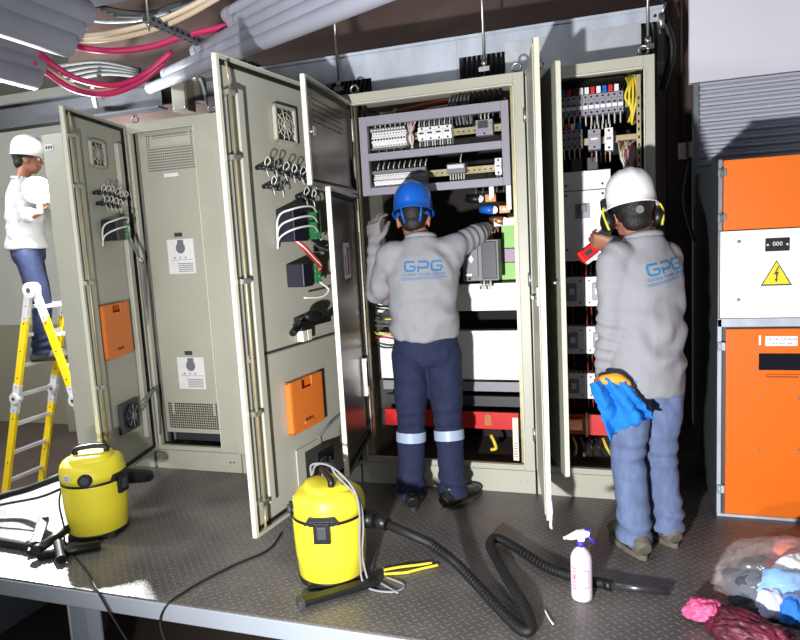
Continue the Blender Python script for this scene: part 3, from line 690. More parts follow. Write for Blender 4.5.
b.build('wire_harness', c4)
# doors of c4
A4 = math.atan2(.60, -.10 * -1)
A4 = math.atan2(.60, .105)
d4 = door_leaf(c4, 'door', .61, (-.41, YF - .012), A4); d4.rotation_euler = (0, 0, -A4)
hinge_pins(d4, H)
b = MB(); b.box(.02, .034, -.006, -.0012, .02, H - .02, PAINT); b.box(.57, .59, -.006, -.0012, .02, H - .02, PAINT); b.build('door_fold', d4)
b = MB(); b.box(.50, .56, -.012, -.0012, .95, 1.03, STEEL); b.cyl((.53, -.012, .99), (.53, -.03, .99), .012, STEEL, 10); b.box(.52, .60, -.036, -.028, .982, .998, STEEL); b.build('latch', d4, bevel=.001)
b = MB(); b.tube(spline([(.60, .02, .09), (.63, .02, .05), (.61, .02, .02), (.63, .015, -.01), (.62, .02, -.03)], 5), .007, WPL, 6); b.build('loose_seal', d4)
A4i = math.atan2(.44, .135)
o = door_leaf(c4, 'inner_door', .46, (-.37, YF + .012), A4i, .27, 2.125, inner_m=PAINT); o.rotation_euler = (0, 0, -A4i)
b = MB(); b.cyl((.42, -.001, .9), (.42, -.03, .9), .01, STEEL, 10); b.build('latch', o)

# ------------------------------------------------------------------ orange switchgear
og = empty('switchgear_cabinet', 'orange and white medium voltage cabinet with a yellow warning triangle', 'cabinet', (.445, 3.30, 0))
W_ = .95; D_ = .9
b = MB(); b.box(0, W_, .02, D_, 0.012, 1.675, mat('dark_grey_paint', (74, 78, 82), .45)); b.build('enclosure', og)
b = MB(); b.box(0, .018, 0, .03, 0, .955, GALV); b.box(W_ - .018, W_, 0, .03, 0, .955, GALV); b.box(0, W_, 0, .03, .918, .957, GALV); b.box(0, W_, -.005, .03, 0, .014, GALV); b.box(0, .018, .0, .03, 1.36, 1.68, GALV2); b.box(0, .008, .0, .03, .957, 1.36, GALV2)
b.build('frame', og, bevel=.002)
b = MB(); b.box(.020, W_, -.008, .015, 1.362, 1.675, ORANGE); o = b.build('upper_door', og, bevel=.003); o['label'] = 'blank orange upper door'
b = MB(); b.box(.009, W_, -.006, .015, .960, 1.358, WHITE); wp = b.build('white_panel', og, bevel=.002)
b = MB(); b.box(.034, W_ - .02, -.012, .015, .018, .910, ORANGE); ld = b.build('lower_door', og, bevel=.004)
for z in (1.42, 1.62): b = MB(); b.box(-.004, .03, -.02, -.008, z - .015, z + .015, GALV2); b.cyl((.012, -.022, z - .02), (.012, -.022, z + .02), .006, GALV2, 8); b.build('hinge', og)
for z in (.14, .83): b = MB(); b.box(.0, .03, -.02, -.001, z - .018, z + .018, GALV); b.cyl((.008, -.022, z - .02), (.008, -.022, z + .02), .006, GALV, 8); b.build('hinge', og)
b = MB()
for (x, z) in ((.085, 1.31), (.085, 1.045), (.5, 1.31), (.5, 1.045)): b.cyl((x, -.006, z), (x, -.011, z), .008, GALV2, 10)
b.build('screw', wp)
ox = .445
def L(px, py): p = at(px, py, Y=3.295); return p.x - ox, p.z
x0, z1 = L(765, 238.5); x1, z0 = L(789, 250.5)
b = MB(); b.box(x0, x1, -.016, -.0065, z0, z1, BLACK); cn = b.build('counter', wp, bevel=.002)
w = (x1 - x0)
for k in range(3): text_obj('digit', '0', .026, WPL, cn, facing_front(x0 + w*(.36 + .14*k), -.0168, (z0+z1)/2 + .003))
b = MB(); b.cyl((x0 + .009, -.016, (z0+z1)/2), (x0 + .009, -.018, (z0+z1)/2), .005, SILV, 10); b.cyl((x1 - .009, -.016, (z0+z1)/2), (x1 - .009, -.018, (z0+z1)/2), .005, SILV, 10); b.build('screw', cn)
ta = L(776.5, 260); tb_ = L(760.5, 285.5); tc_ = L(792, 285.5)
zb2 = (tb_[1] + tc_[1]) / 2; cx = (tb_[0] + tc_[0]) / 2; hw = (tc_[0] - tb_[0]) / 2; ht = ta[1] - zb2
b = MB(); b.prism([(cx - hw, zb2), (cx + hw, zb2), (cx, zb2 + ht)], -.0072, -.0062, INK)
k = .87; b.prism([(cx - hw*k, zb2 + ht*.055), (cx + hw*k, zb2 + ht*.055), (cx, zb2 + ht*.935)], -.0078, -.0073, mat('sign_yellow', (232, 208, 44), .5))
zc = zb2 + ht * .1
b.prism([(cx + .006, zc + .075), (cx - .011, zc + .037), (cx - .001, zc + .041), (cx - .002, zc + .018), (cx - .007, zc + .020), (cx - .0005, zc + .002), (cx + .006, zc + .020), (cx + .002, zc + .019), (cx + .009, zc + .052), (cx - .001, zc + .048), (cx + .012, zc + .075)], -.0084, -.0079, INK)
sg = b.build('warning_sign', wp); sg['label'] = 'yellow triangle with black lightning bolt'
x0, z1 = L(765, 336); x1, z0 = L(797, 345.5)
b = MB(); b.box(x0, x1, -.0145, -.0125, z0, z1, WHITE); lb = b.build('name_label', ld)
text_obj('lettering', 'CELDA LLEGADA', .0165, mat('label_blue_ink', (70, 80, 150), .6), lb, facing_front((x0+x1)/2, -.0150, z0 + (z1-z0)*.68))
text_obj('lettering', 'CxCR TRAF. 1600', .0115, INK, lb, facing_front((x0+x1)/2, -.0150, z0 + (z1-z0)*.25))
x2, z3 = L(758.5, 335); b = MB(); b.box(x2, x2 + .008, -.016, -.0125, z3 - .045, z3, WHITE); b.build('white_clip', ld)
x0, z1 = L(758.5, 353); x1, z0 = L(800, 370)
b = MB(); b.box(x0, x0 + .34, -.0150, -.0122, z0, z1, mat('dark_glass', (18, 18, 26), .12, coat=.5)); wn = b.build('viewing_window', ld, bevel=.001)
for (xx, zz) in ((x0 - .014, z1 + .008), (x0 - .014, z0 - .008), (x0 + .354, z1), (x0 + .354, z0)): b = MB(); b.cyl((xx, -.012, zz), (xx, -.016, zz), .005, STEEL, 8); b.build('screw', ld)
x0, z1 = L(766, 374); b = MB(); b.box(x0, x0 + .13, -.0135, -.0122, z1 - .014, z1, mat('deep_orange_recess', (170, 60, 14), .6)); b.box(x0, x0 + .13, -.03, -.012, z1 - .003, z1 + .003, ORANGE); b.build('grip_slot', ld)
for (px, py) in ((759, 398), (759, 449), (798, 398), (798, 449)): xx, zz = L(px, py); b = MB(); b.cyl((xx, -.012, zz), (xx, -.0155, zz), .005, STEEL, 8); b.build('screw', ld)
# ------------------------------------------------------------------ overhead duct, pipes and cables
dct = empty('cable_duct', 'long galvanised cable duct running above the cabinets', 'duct', (0, 0, 0))
dy = 3.75
pTL, pBL, pTR, pBR = at(262, 50, Y=dy), at(345, 92, Y=dy), at(665, 2, Y=dy), at(665, 70, Y=dy)
zt = pTR.z - .01; zl = 2.235
def dx(px, py=50): return at(px, py, Y=dy).x
XR = dx(664, 30)
b = MB()
notches = [(dx(325, 75), dx(371, 75), 2.36), (dx(459, 60), dx(505, 60), 2.40), (dx(641, 40), XR, 2.44)]
# front sheet split round the notches
xs = dx(232, 60)
x = xs
for a, c, ztop in notches:
    b.box(x, a, dy, dy + .003, zl, zt, GALV); b.box(a, c, dy, dy + .003, ztop, zt, GALV); x = c
if x < XR: b.box(x, XR, dy, dy + .003, zl, zt, GALV)
b.box(xs, XR, dy, dy + .26, zl - .003, zl, GALV); b.box(xs, XR, dy + .257, dy + .26, zl, zt, GALV2); b.box(xs, XR, dy - .012, dy, zt - .004, zt, GALV); b.box(xs, XR, dy - .012, dy - .009, zt - .02, zt, GALV)
b.build('duct_body', dct)
b = MB(); b.box(dx(505, 60) + .003, dx(640, 60), dy - .004, dy - .0005, zl + .02, zt - .075, mat('bright_galvanised_patch', (186, 190, 196), .35, .35, var=.12, vs=12)); b.build('joint_plate', dct)
b = MB(); b.box(dx(372, 70), dx(457, 60), dy - .003, dy - .0005, zl + .01, zt - .03, GALV); b.build('joint_plate', dct)
for px in (337, 484, 648):
    x = at(px, 60, Y=dy - .03).x; b = MB(); b.cyl((x, dy - .03, 2.25), (x, dy - .03, 3.5), .007, STEEL, 8); b.cyl((x, dy - .03, 2.33), (x, dy - .03, 2.36), .016, STEEL, 6); b.box(x - .03, x + .03, dy - .04, dy - .018, 2.30, 2.325, STEEL)
    b.build('hanger_rod', dct)
b = MB(); x = dx(661, 20); b.cyl((x, dy - .02, zt - .05), (x, dy - .02, zt - .12), .014, STEEL, 10); b.tube([(x, dy - .02, zt - .06), (x + .02, dy - .03, zt - .0)], .006, STEEL, 6); b.cyl((dx(655, 12), dy - .004, zt - .05), (dx(655, 12), dy, zt - .05), .008, VOID, 8); b.build('bolt', dct)
# cables inside the notches
for a, c, ztop in notches:
    n = int((c - a) / .028)
    for k in range(n):
        xx = a + .01 + k * .028
        b = MB(); b.tube(spline([(xx, dy + .12, ztop + .05), (xx + .01, dy + .03, ztop - .06), (xx, dy - .06, 2.18), (xx, dy - .09, 2.05)], 6), .010, RUBBER, 7)
        tag(b.build('black_cable'), 'black cable dropping out of the galvanised duct into a cabinet', 'cable', 'black cables dropping from the duct')

# conduits: left bundle runs along the depth of the room
rP = .075
def conduit_y(px, py, Z, lab, grp=None, r=rP):
    p = at(px, py, Z=Z); b = MB(); q = Vector((p.x, -.6, p.z))
    N = 22
    ring_o = []; 
    b.tube([q, p - Vector((0, .16, 0))], r, PIPE, 28, cap=False); b.tube([p - Vector((0, .16, 0)), p - Vector((0, .15, 0)), p], [r, r * 1.01, r * 1.01], PIPE, 28, cap=False)
    b.tube([p, p - Vector((0, .3, 0))], r * .97, VOID, 28, cap=False)
    return tag(b.build('conduit', fix=False), lab, 'pipe', grp), p
up = 'grey plastic conduit in the upper left bundle, one of several side by side'
lo = 'grey plastic conduit in the lower left bundle, one of several side by side'
P_ = []
for i, (px, py, Z) in enumerate([(84, 14, 2.66), (74, 28, 2.58), (66, 42, 2.50)]):
    P_.append(conduit_y(px, py, Z, ['uppermost grey conduit at the top left, with beige cables at its mouth', 'middle grey conduit of the upper left bundle', 'lowest grey conduit of the upper left bundle, magenta cable at its mouth'][i])[1])
for i, (px, py, Z) in enumerate([(44, 54, 2.66), (38, 66, 2.58), (34, 78, 2.50)]):
    P_.append(conduit_y(px, py, Z, ['top grey conduit of the lower left bundle, wide mouth above magenta cables', 'middle grey conduit of the lower left bundle', 'bottom grey conduit of the lower left bundle'][i], r=.07)[1])
# right bundle rises towards the upper right
D2 = ray(-33, 164).normalized()
labs = ['upper grey conduit of the right bundle, magenta cable end at its mouth', 'second grey conduit of the right bundle', 'third grey conduit of the right bundle', 'fourth grey conduit of the right bundle, reaching far left', 'lowest grey conduit of the right bundle, reaching far left']
for i, (px, py, le, yl) in enumerate([(250, 3, 228, 1), (250, 14, 234, 1), (250, 25, 196, 1), (250, 36, 166, 0), (250, 47, 150, 0)]):
    Yp = 3.0
    p = at(px, py, Y=Yp); 
    # left end: where the pipe line projects nearest to x = le
    best = None
    for k in range(400):
        t = -1.0 + k * .01; q = p + D2 * t; c = RC.transposed() @ (q - CP)
        if c.z > .1:
            xx = 400 + F * c.x / c.z
            if best is None or abs(xx - le) < best[0]: best = (abs(xx - le), t)
    e = p + D2 * best[1]; s_ = p - D2 * 3.0
    b = MB(); r = .038
    b.tube([s_, e], r, PIPE, 26, cap=False); b.tube([e, e - D2 * .3], r * .9, VOID, 26, cap=False); b.tube([e, e - D2 * .10], r * 1.08, PIPE, 26, cap=False)
    tag(b.build('conduit', fix=False), labs[i], 'pipe'); P_.append(e)
def pxpts(lst, n=8): return spline([at(x, y, Y=Y) for x, y, Y in lst], n)
def cable(name, pts, r, m, lab, cat='cable', grp=None, n=8):
    b = MB(); b.tube(pxpts(pts, n), r, m, 10); return tag(b.build(name), lab, cat, grp)
yA = P_[2].y; yB = P_[3].y
cable('power_cable', [(58, 40, P_[2].y - .1), (78, 47, 3.1), (110, 51, 3.2), (150, 47, 3.3), (185, 36, 3.35), (226, 26, 3.38), (245, 18, 3.36)], .018, PINK, 'magenta power cable strung high between the upper left conduits and the right bundle')
cable('power_cable', [(38, 52, P_[3].y - .1), (52, 64, 3.3), (80, 80, 3.4), (115, 85, 3.45), (145, 74, 3.5), (172, 52, 3.55)], .018, PINK, 'magenta power cable sagging between bundles, the upper of the two sagging ones')
cable('power_cable', [(32, 62, P_[4].y - .1), (46, 72, 3.3), (75, 90, 3.4), (108, 94, 3.45), (140, 82, 3.5), (165, 62, 3.55)], .018, PINK, 'lowest sagging magenta power cable above the leftmost cabinet door')
cable('control_cable', [(60, 28, P_[0].y - .1), (78, 36, 3.0), (110, 33, 3.05), (150, 24, 3.1), (180, 12, 3.1), (215, -6, 3.1)], .014, BEIGE, 'upper beige cable leaving the upper left conduits')
cable('control_cable', [(60, 32, P_[0].y - .1), (80, 40, 3.05), (112, 39, 3.1), (155, 29, 3.15), (188, 15, 3.15), (225, -6, 3.15)], .014, BEIGE, 'lower beige cable leaving the upper left conduits')
cable('control_cable', [(38, 60, P_[3].y), (55, 74, 3.35), (85, 90, 3.45), (118, 89, 3.5), (140, 80, 3.55)], .012, BEIGE, 'beige cable sagging between the two magenta cables')
cable('thin_conduit', [(88, 20, 3.9), (110, 22, 3.9), (140, 20, 3.9), (170, 12, 3.9)], .012, GALV2, 'thin grey tube passing behind the beige cables')
for k in range(5):
    cable('black_cable', [(90 + 6*k, 4 + 3*k, 4.1), (130 + 5*k, 12 + k, 4.1), (170, 10 - k, 4.1), (215 + 4*k, -8, 4.0)], .014, RUBBER, 'black cable in the dark tangle under the ceiling, upper left', grp='black cables under the ceiling, upper left', n=6)
# slotted strut channel
ch = empty('slotted_channel', 'slotted steel channel hanging on a rod above the big open door', 'channel', (0, 0, 0))
c0_ = at(146, 22, Z=2.60); c1_ = Vector((c0_.x, 4.4, 2.60))
b = MB(); w = .042
b.box(c0_.x - w/2, c0_.x + w/2, c0_.y, c1_.y, 2.60, 2.603, GALV2); b.box(c0_.x - w/2, c0_.x - w/2 + .003, c0_.y, c1_.y, 2.603, 2.64, GALV2); b.box(c0_.x + w/2 - .003, c0_.x + w/2, c0_.y, c1_.y, 2.603, 2.64, GALV2)
y = c0_.y + .02
while y < c1_.y - .04: b.box(c0_.x - .007, c0_.x + .007, y, y + .026, 2.5992, 2.6, VOID); b.box(c0_.x + w/2, c0_.x + w/2 + .0008, y, y + .026, 2.612, 2.626, VOID); y += .05
b.build('channel_body', ch)
b = MB(); b.cyl((c0_.x, c0_.y + .02, 2.56), (c0_.x, c0_.y + .02, 3.5), .006, STEEL, 8); b.cyl((c0_.x, c0_.y + .02, 2.585), (c0_.x, c0_.y + .02, 2.6), .012, STEEL, 6); b.build('hanger_rod', ch)
# clutter above the left cabinets
def crate(x0, x1, y0, y1, z0, z1, m, lab, nm='junction_box', cat='box'):
    b = MB(); b.box(x0, x1, y0, y1, z0, z1, m); b.box(x0 + .01, x1 - .01, y0 - .008, y0, z0 + .01, z1 - .01, m)
    for xx in (x0 + .02, x1 - .02):
        for zz in (z0 + .02, z1 - .02): b.cyl((xx, y0 - .008, zz), (xx, y0 - .012, zz), .006, STEEL, 6)
    return tag(b.build(nm, bevel=.003), lab, cat)
a = at(170, 80, Y=4.1); c = at(188, 110, Y=4.1); crate(a.x, c.x, 4.1, 4.2, c.z, a.z, PAINTD, 'beige box hanging under the grey conduits above the second cabinet')
a = at(192, 76, Y=4.2); c = at(200, 100, Y=4.2); crate(a.x, c.x, 4.2, 4.3, c.z, a.z, PAINTD, 'slim beige box beside the hanging box above the second cabinet')
cable('thin_conduit', [(200, 78, 4.2), (204, 90, 4.2), (207, 106, 4.2)], .012, GALV, 'short bright bent tube above the second cabinet')
for k in range(4): cable('thin_conduit', [(60, 66 + 6*k, 4.3), (100, 62 + 4*k, 4.3), (140, 70 + 2*k, 4.3)], .016, mat('dull_dark_tube', (84, 86, 86), .7), 'grey tube behind the sagging magenta cables', grp='grey tubes behind the sagging cables', n=4)
cable('thin_conduit', [(93, 84, 4.25), (94, 98, 4.3), (96, 106, 4.44)], .02, PAINTD, 'upright beige tube behind the leftmost open door')

# ------------------------------------------------------------------ right wall fittings
p = at(683, 150, Y=4.6)
a = at(678, 143, Y=4.58); c = at(687, 159, Y=4.58); crate(a.x, c.x, 4.575, 4.618, c.z, a.z, mat('pinkish_grey_plastic', (168, 150, 152), .5), 'left pinkish grey switch box on the brown wall', 'switch_box')
a = at(688, 142, Y=4.58); c = at(696, 157, Y=4.58); crate(a.x, c.x, 4.575, 4.618, c.z, a.z, mat('pinkish_grey_plastic', (168, 150, 152), .5), 'right pinkish grey switch box on the brown wall', 'switch_box')
b = MB(); p0 = at(682, 0, Y=4.6); p1 = at(682, 142, Y=4.6); b.tube([(p1.x, 4.6, p1.z), (p1.x, 4.6, 3.4)], .008, mat('brown_conduit', (86, 72, 68), .6), 8); tag(b.build('wall_conduit'), 'thin brown conduit rising from the wall switch boxes', 'pipe')
b = MB(); b.box(at(664, 80, Y=4.6).x, at(668, 80, Y=4.6).x, 4.57, 4.618, -.1, 3.4, DARK); tag(b.build('wall_post'), 'narrow dark upright post against the brown wall right of the cabinets', 'post')
b = MB(); z = at(670, 76, Y=4.56).z; b.box(at(656, 78, Y=4.56).x, at(684, 74, Y=4.56).x, 4.55, 4.568, z - .01, z + .01, DARK); tag(b.build('wall_bracket'), 'dark horizontal bracket on the brown wall above the switch boxes', 'bracket')
b = MB(); b.tube(pxpts([(690, 160, 4.5), (684, 200, 4.5), (694, 240, 4.45), (700, 250, 4.4)], 6), .012, RUBBER, 8); tag(b.build('black_cable'), 'black cable drooping below the wall switch boxes', 'cable')
b = MB(); b.tube(pxpts([(664, 20, 3.9), (672, 50, 3.95), (662, 90, 4.0)], 6), .02, RUBBER, 8); tag(b.build('black_cable'), 'black cable looping down at the right end of the duct', 'cable')

# ------------------------------------------------------------------ vacuum cleaners
def make_vac(lab, loc, rz):
    v = empty('vacuum_cleaner', lab, 'vacuum cleaner', loc, rz)
    v.scale = (1.05, 1.05, .955)
    b = MB(); b.lathe([(.125, 0), (.134, .004), (.138, .03), (.13, .034)], BLACK, seg=40)
    for k in range(4): a = k * math.pi / 2 + .6; b.box(.118*math.cos(a) - .025, .118*math.cos(a) + .025, .118*math.sin(a) - .025, .118*math.sin(a) + .025, 0, .032, BLACK)
    b.build('base', v, bevel=.002)
    b = MB(); b.lathe([(.128, .022), (.134, .028), (.1375, .10), (.1395, .105), (.142, .14), (.1445, .20), (.1465, .285), (.1465, .298), (.14, .30)], YEL, seg=56); b.build('tank', v)
    b = MB(); b.lathe([(.146, .292), (.1485, .296), (.1485, .306), (.145, .310)], BLACK, seg=56); b.build('seal_band', v)
    # lid: superellipse sections, dipping front
    b = MB(); rings = []
    prof = [(.1475, .304), (.1482, .335), (.1475, .358), (.1435, .378), (.136, .393), (.122, .404), (.098, .411), (.06, .414), (.0, .415)]
    seg = 64
    for r, z in prof[:-1]:
        ring = []
        for j in range(seg):
            t = 2 * math.pi * j / seg
            facet = 1 - .045 * (math.cos(3 * t) ** 2) * min(1, max(0, (z - .33) / .06))
            zz = z + (.012 * math.cos(2 * t) * (1 if z > .34 else 0) * min(1, r / .12))
            ring.append(b._v((r * facet * math.cos(t), r * facet * math.sin(t), zz)))
        rings.append(ring)
    top = b._v((0, 0, .415))
    for i in range(len(rings) - 1):
        for j in range(seg): b.face([rings[i][j], rings[i][(j+1) % seg], rings[i+1][(j+1) % seg], rings[i+1][j]], YEL, True)
    for j in range(seg): b.face([rings[-1][j], rings[-1][(j+1) % seg], top], YEL, True)
    b.face(rings[0][::-1], YEL)
    # raised plateau with rounded square outline and a step at the front
    pr = []
    for sx_, sy_, z in ((.112, .098, .392), (.108, .094, .416), (.10, .086, .428), (.084, .070, .434), (.045, .035, .436)):
        ring = []
        for j in range(seg):
            t = 2 * math.pi * j / seg; cc, ss = math.cos(t), math.sin(t); k = (abs(cc)**3.2 + abs(ss)**3.2) ** (-1/3.2)
            ring.append(b._v((sx_ * cc * k * .93, sy_ * ss * k * .93, z)))
        pr.append(ring)
    for i in range(len(pr) - 1):
        for j in range(seg): b.face([pr[i][j], pr[i][(j+1) % seg], pr[i+1][(j+1) % seg], pr[i+1][j]], YEL, True)
    b.face(pr[-1], YEL, True)
    for a in (-2.45, -.65, .75, 2.4):
        b.ell((.122*math.cos(a), .122*math.sin(a), .372), .022, .022, .020, YEL, 14, 8)
    lid = b.build('lid', v)
    b = MB(); b.tube(spline([(-.068, 0, .430), (-.070, 0, .452), (-.055, 0, .464), (0, 0, .468), (.055, 0, .464), (.070, 0, .452), (.068, 0, .430)], 6), .0135, BLACK, 12); b.build('carry_handle', v)
    for a in (R_(-25), R_(155)):
        c = Vector((math.cos(a), math.sin(a), 0)); s = Vector((-math.sin(a), math.cos(a), 0))
        T = Matrix((( s.x, c.x, 0, c.x*.147), (s.y, c.y, 0, c.y*.147), (0, 0, 1, .30), (0, 0, 0, 1)))
        b = MB(T); b.box(-.05, .05, -.012, .006, -.004, .018, BLACK); b.prism([(-.07, .0), (.07, .0), (.05, .036), (-.05, .036)], -.012, .005, BLACK); b.box(-.032, .032, -.004, .016, -.075, .014, BLACK); b.box(-.018, .018, .014, .018, -.055, .0, DGREY)
        b.build('latch', v, bevel=.003)
    # switch recess and knob on the front
    for (a, r) in ((-1.62, .033),):
        c = Vector((math.cos(a), math.sin(a), 0))
        b = MB(); b.cyl(c * .135 + Vector((0, 0, .335)), c * .153 + Vector((0, 0, .335)), r, BLACK, 20); b.cyl(c * .150 + Vector((0, 0, .337)), c * .163 + Vector((0, 0, .337)), r * .6, DGREY, 16); b.build('switch_knob', v)
    b = MB(); b.cyl((.06, .06, .405), (.06, .06, .440), .016, BLACK, 16); b.build('power_button', v)
    c = Vector((math.cos(-2.25), math.sin(-2.25), 0)); s = Vector((-c.y, c.x, 0))
    T = Matrix(((s.x, c.x, 0, c.x*.146), (s.y, c.y, 0, c.y*.146), (0, 0, 1, .345), (0, 0, 0, 1)))
    b = MB(T); b.box(-.022, .022, -.01, .0015, -.013, .016, SILV)
    for k in range(3): b.box(-.015, .012, .0015, .0019, -.008 + .008*k, -.005 + .008*k, MGREY)
    b.build('rating_label', v)
    return v
v2 = at(336, 566, Z=.0)
VR = Vector((-1.165, 2.385, 0))
vac2 = make_vac('yellow wet and dry vacuum cleaner in the middle of the deck, hose on its right', VR, R_(-51))
vac1p = Vector((-2.545, 2.53, 0))
vac1 = make_vac('yellow wet and dry vacuum cleaner at the left end of the deck', vac1p, R_(33))
for o_ in vac1.children:
    if o_.name.startswith('rating_label'): o_['label'] = 'silver rating label'
def W(x, y, z=.02): return at(x, y, Z=z)
# inlet elbow of the middle vacuum and its hose
b = MB(); q0 = VR + Vector((.135, .03, .245)); q1 = VR + Vector((.20, .02, .25)); q2 = VR + Vector((.26, .0, .245))
b.tube([q0, q1], .034, BLACK, 20); b.tube([q1, q2], .027, BLACK, 20)
for k in range(3): b.tube([q0 + (q1 - q0) * (.3 + .25*k), q0 + (q1 - q0) * (.4 + .25*k)], .0365, BLACK, 20)
hp = [q1, q2, W(430, 543, .17), W(455, 562, .08), W(480, 588, .03), W(505, 615, .022), W(522, 630, .022), W(531, 627, .03), W(523, 604, .04), W(508, 580, .03), W(496, 558, .03), W(490, 545, .035), W(496, 538, .035), W(515, 547, .022), W(545, 566, .022), W(575, 577, .022), W(605, 584, .022)]
b2 = spline(hp[2:], 10); 
b.tube([q2] + b2, .0195, RUBBER, 14)
for i in range(0, len(b2) - 1, 1): b.tube([b2[i], b2[i] + (b2[i+1] - b2[i]) * .5], .0208, RUBBER, 12)
b.tube([W(605, 584, .022), W(612, 585.5, .022)], .023, BLACK, 14); b.tube([W(611, 585, .022), W(669, 591, .018)], [.018, .015], STEEL if False else mat('dark_chrome_tube', (70, 70, 74), .3, .6), 14)
ho = b.build('suction_hose'); ho.parent = vac2; ho.matrix_parent_inverse = Matrix.Identity(4)
ho.matrix_basis = (Matrix.Translation(VR) @ Matrix.Rotation(R_(-51), 4, 'Z') @ Matrix.Diagonal((1.05, 1.05, .955, 1))).inverted()
ho['label'] = 'black ribbed hose ending in a metal tube'
# white-grey mains lead looped over its handle
b = MB(); V = lambda x, y, z: VR + Vector((x, y, z))
b.tube(spline([V(-.06, -.02, .44), V(-.05, -.03, .49), V(.02, -.04, .50), V(.09, -.06, .475), V(.145, -.05, .40), V(.165, -.06, .31), V(.16, -.07, .15), V(.18, -.09, .02), W(392, 592, .008), W(404, 585, .008), W(386, 577, .008)], 8), .0045, mat('light_grey_lead', (132, 132, 138), .5), 8)
b.tube(spline([V(-.06, -.01, .44), V(-.03, -.03, .49), V(.03, -.03, .497), V(.07, -.05, .46), V(.15, -.03, .36), V(.166, -.03, .25), V(.162, -.05, .12), V(.19, -.06, .01), W(378, 582, .008), W(398, 593, .008)], 8), .0045, mat('light_grey_lead', (132, 132, 138), .5), 8)
tag(b.build('mains_lead'), 'light grey mains lead looped over the handle of the middle vacuum cleaner', 'cable')
# crevice tool in front of the middle vacuum
b = MB(); a_ = W(300, 603, .022); c_ = W(378, 580, .022); b.obox(a_, c_, .05, .026, BLACK); b.obox(a_ - (c_ - a_).normalized() * .01, a_ + (c_ - a_) * .05, .055, .032, DGREY)
tag(b.build('crevice_nozzle', bevel=.006), 'flat black crevice nozzle lying in front of the middle vacuum cleaner', 'nozzle')
# yellow cable ties
for i, pp in enumerate([[(384, 570), (400, 567), (417, 565), (432, 563)], [(384, 574), (400, 573), (410, 572)], [(408, 572), (424, 568), (438, 565)]]):
    b = MB(); b.tube(spline([W(x, y, .008) for x, y in pp], 6), .006, WIREY, 8)
    tag(b.build('yellow_wire_offcut'), ['upper yellow wire offcut on the deck right of the middle vacuum cleaner', 'lower left yellow wire offcut on the deck right of the middle vacuum cleaner', 'lower right yellow wire offcut, beside the black hose'][i], 'wire')
b = MB(); b.tube(spline([W(545, 610, .006), W(549, 618, .006), W(553, 624, .006)], 5), .004, WIREW, 6); tag(b.build('white_wire_offcut'), 'tiny white wire offcut on the deck left of the spray bottle', 'wire')
# left vacuum accessories
b = MB(); q = vac1p + Vector((-.12, .02, .27))
pts = spline([q, q + Vector((-.09, .0, .0)), W(28, 489, .14), W(0, 497, .10), W(-30, 512, .03)], 8)
b.tube(pts, .019, RUBBER, 12); tag(b.build('suction_hose'), 'black hose running off the deck to the left of the left vacuum cleaner', 'hose')
b = MB(); b.tube(spline([q + Vector((-.02, -.03, -.03)), W(40, 497, .14), W(0, 505, .09), W(-30, 515, .02)], 8), .007, RUBBER, 8); tag(b.build('mains_lead'), 'thin black lead just below the hose of the left vacuum cleaner', 'cable')
b = MB(); b.tube(spline([W(-20, 538, .025), W(0, 541, .025), W(30, 546, .025)], 6), .021, BLACK, 12); b.tube([W(28, 545.5, .025), W(36, 547, .025)], .026, BLACK, 12); tag(b.build('vacuum_wand'), 'black wand entering from the left edge of the photo onto the bright deck', 'tube')
a_ = W(40, 548, .045); c_ = W(72, 526, .06); b = MB(); b.tube([a_, c_], [.024, .02], BLACK, 14); b.tube([a_ - (c_-a_)*.15, a_], [.028, .026], BLACK, 14); tag(b.build('vacuum_wand'), 'short black tube leaning against the front of the left vacuum cleaner', 'tube')
a_ = W(33, 552, .02); c_ = W(44, 519, .05); b = MB(); b.obox(a_, c_, .05, .022, BLACK)
dn = (c_ - a_); 
for k in range(14): pz = a_ + dn * (k + .5) / 14; b.cyl(pz, pz + Vector((-.022, -.01, .012)), .005, DGREY, 6)
tag(b.build('floor_nozzle', bevel=.004), 'black bristled floor nozzle standing tilted on the bright part of the deck', 'nozzle')
a_ = W(38, 556, .022); c_ = W(100, 545, .022); b = MB(); b.tube([a_, c_], [.019, .024], BLACK, 14); tag(b.build('vacuum_wand'), 'black tube lying against the base of the left vacuum cleaner', 'tube')
a_ = W(61, 558, .026); c_ = W(58, 543, .06); b = MB(); b.tube([a_, c_], .022, BLACK, 14, cap=False); b.tube([a_, c_], .019, VOID, 14); b.tube([a_, a_ + (a_-c_)*.1], .024, DGREY, 14, cap=False); tag(b.build('tube_end', fix=False), 'short open black tube end pointing at the viewer below the left vacuum cleaner', 'tube')
q0 = vac1p + Vector((math.cos(R_(98)) * .15, math.sin(R_(98)) * .15, .215)); dq = Vector((math.cos(R_(58)), math.sin(R_(58)), 0)); q1 = q0 + dq * .06 + Vector((0, 0, .0)); q2 = q1 + dq * .12 + Vector((0, 0, -.03))
b = MB(); b.tube([vac1p + Vector((math.cos(R_(98)) * .13, math.sin(R_(98)) * .13, .215)), q0], .034, BLACK, 18); b.tube(spline([q0, q1, q2], 6), [.034 + .008*math.sin(i/12*3.1) for i in range(13)], BLACK, 18); b.ell(q2, .034, .034, .034, BLACK)
hc = b.build('hose_coupling'); hc.parent = vac1; hc.matrix_parent_inverse = Matrix.Identity(4)
hc.matrix_basis = (Matrix.Translation(vac1p) @ Matrix.Rotation(R_(33), 4, 'Z') @ Matrix.Diagonal((1.05, 1.05, .955, 1))).inverted()
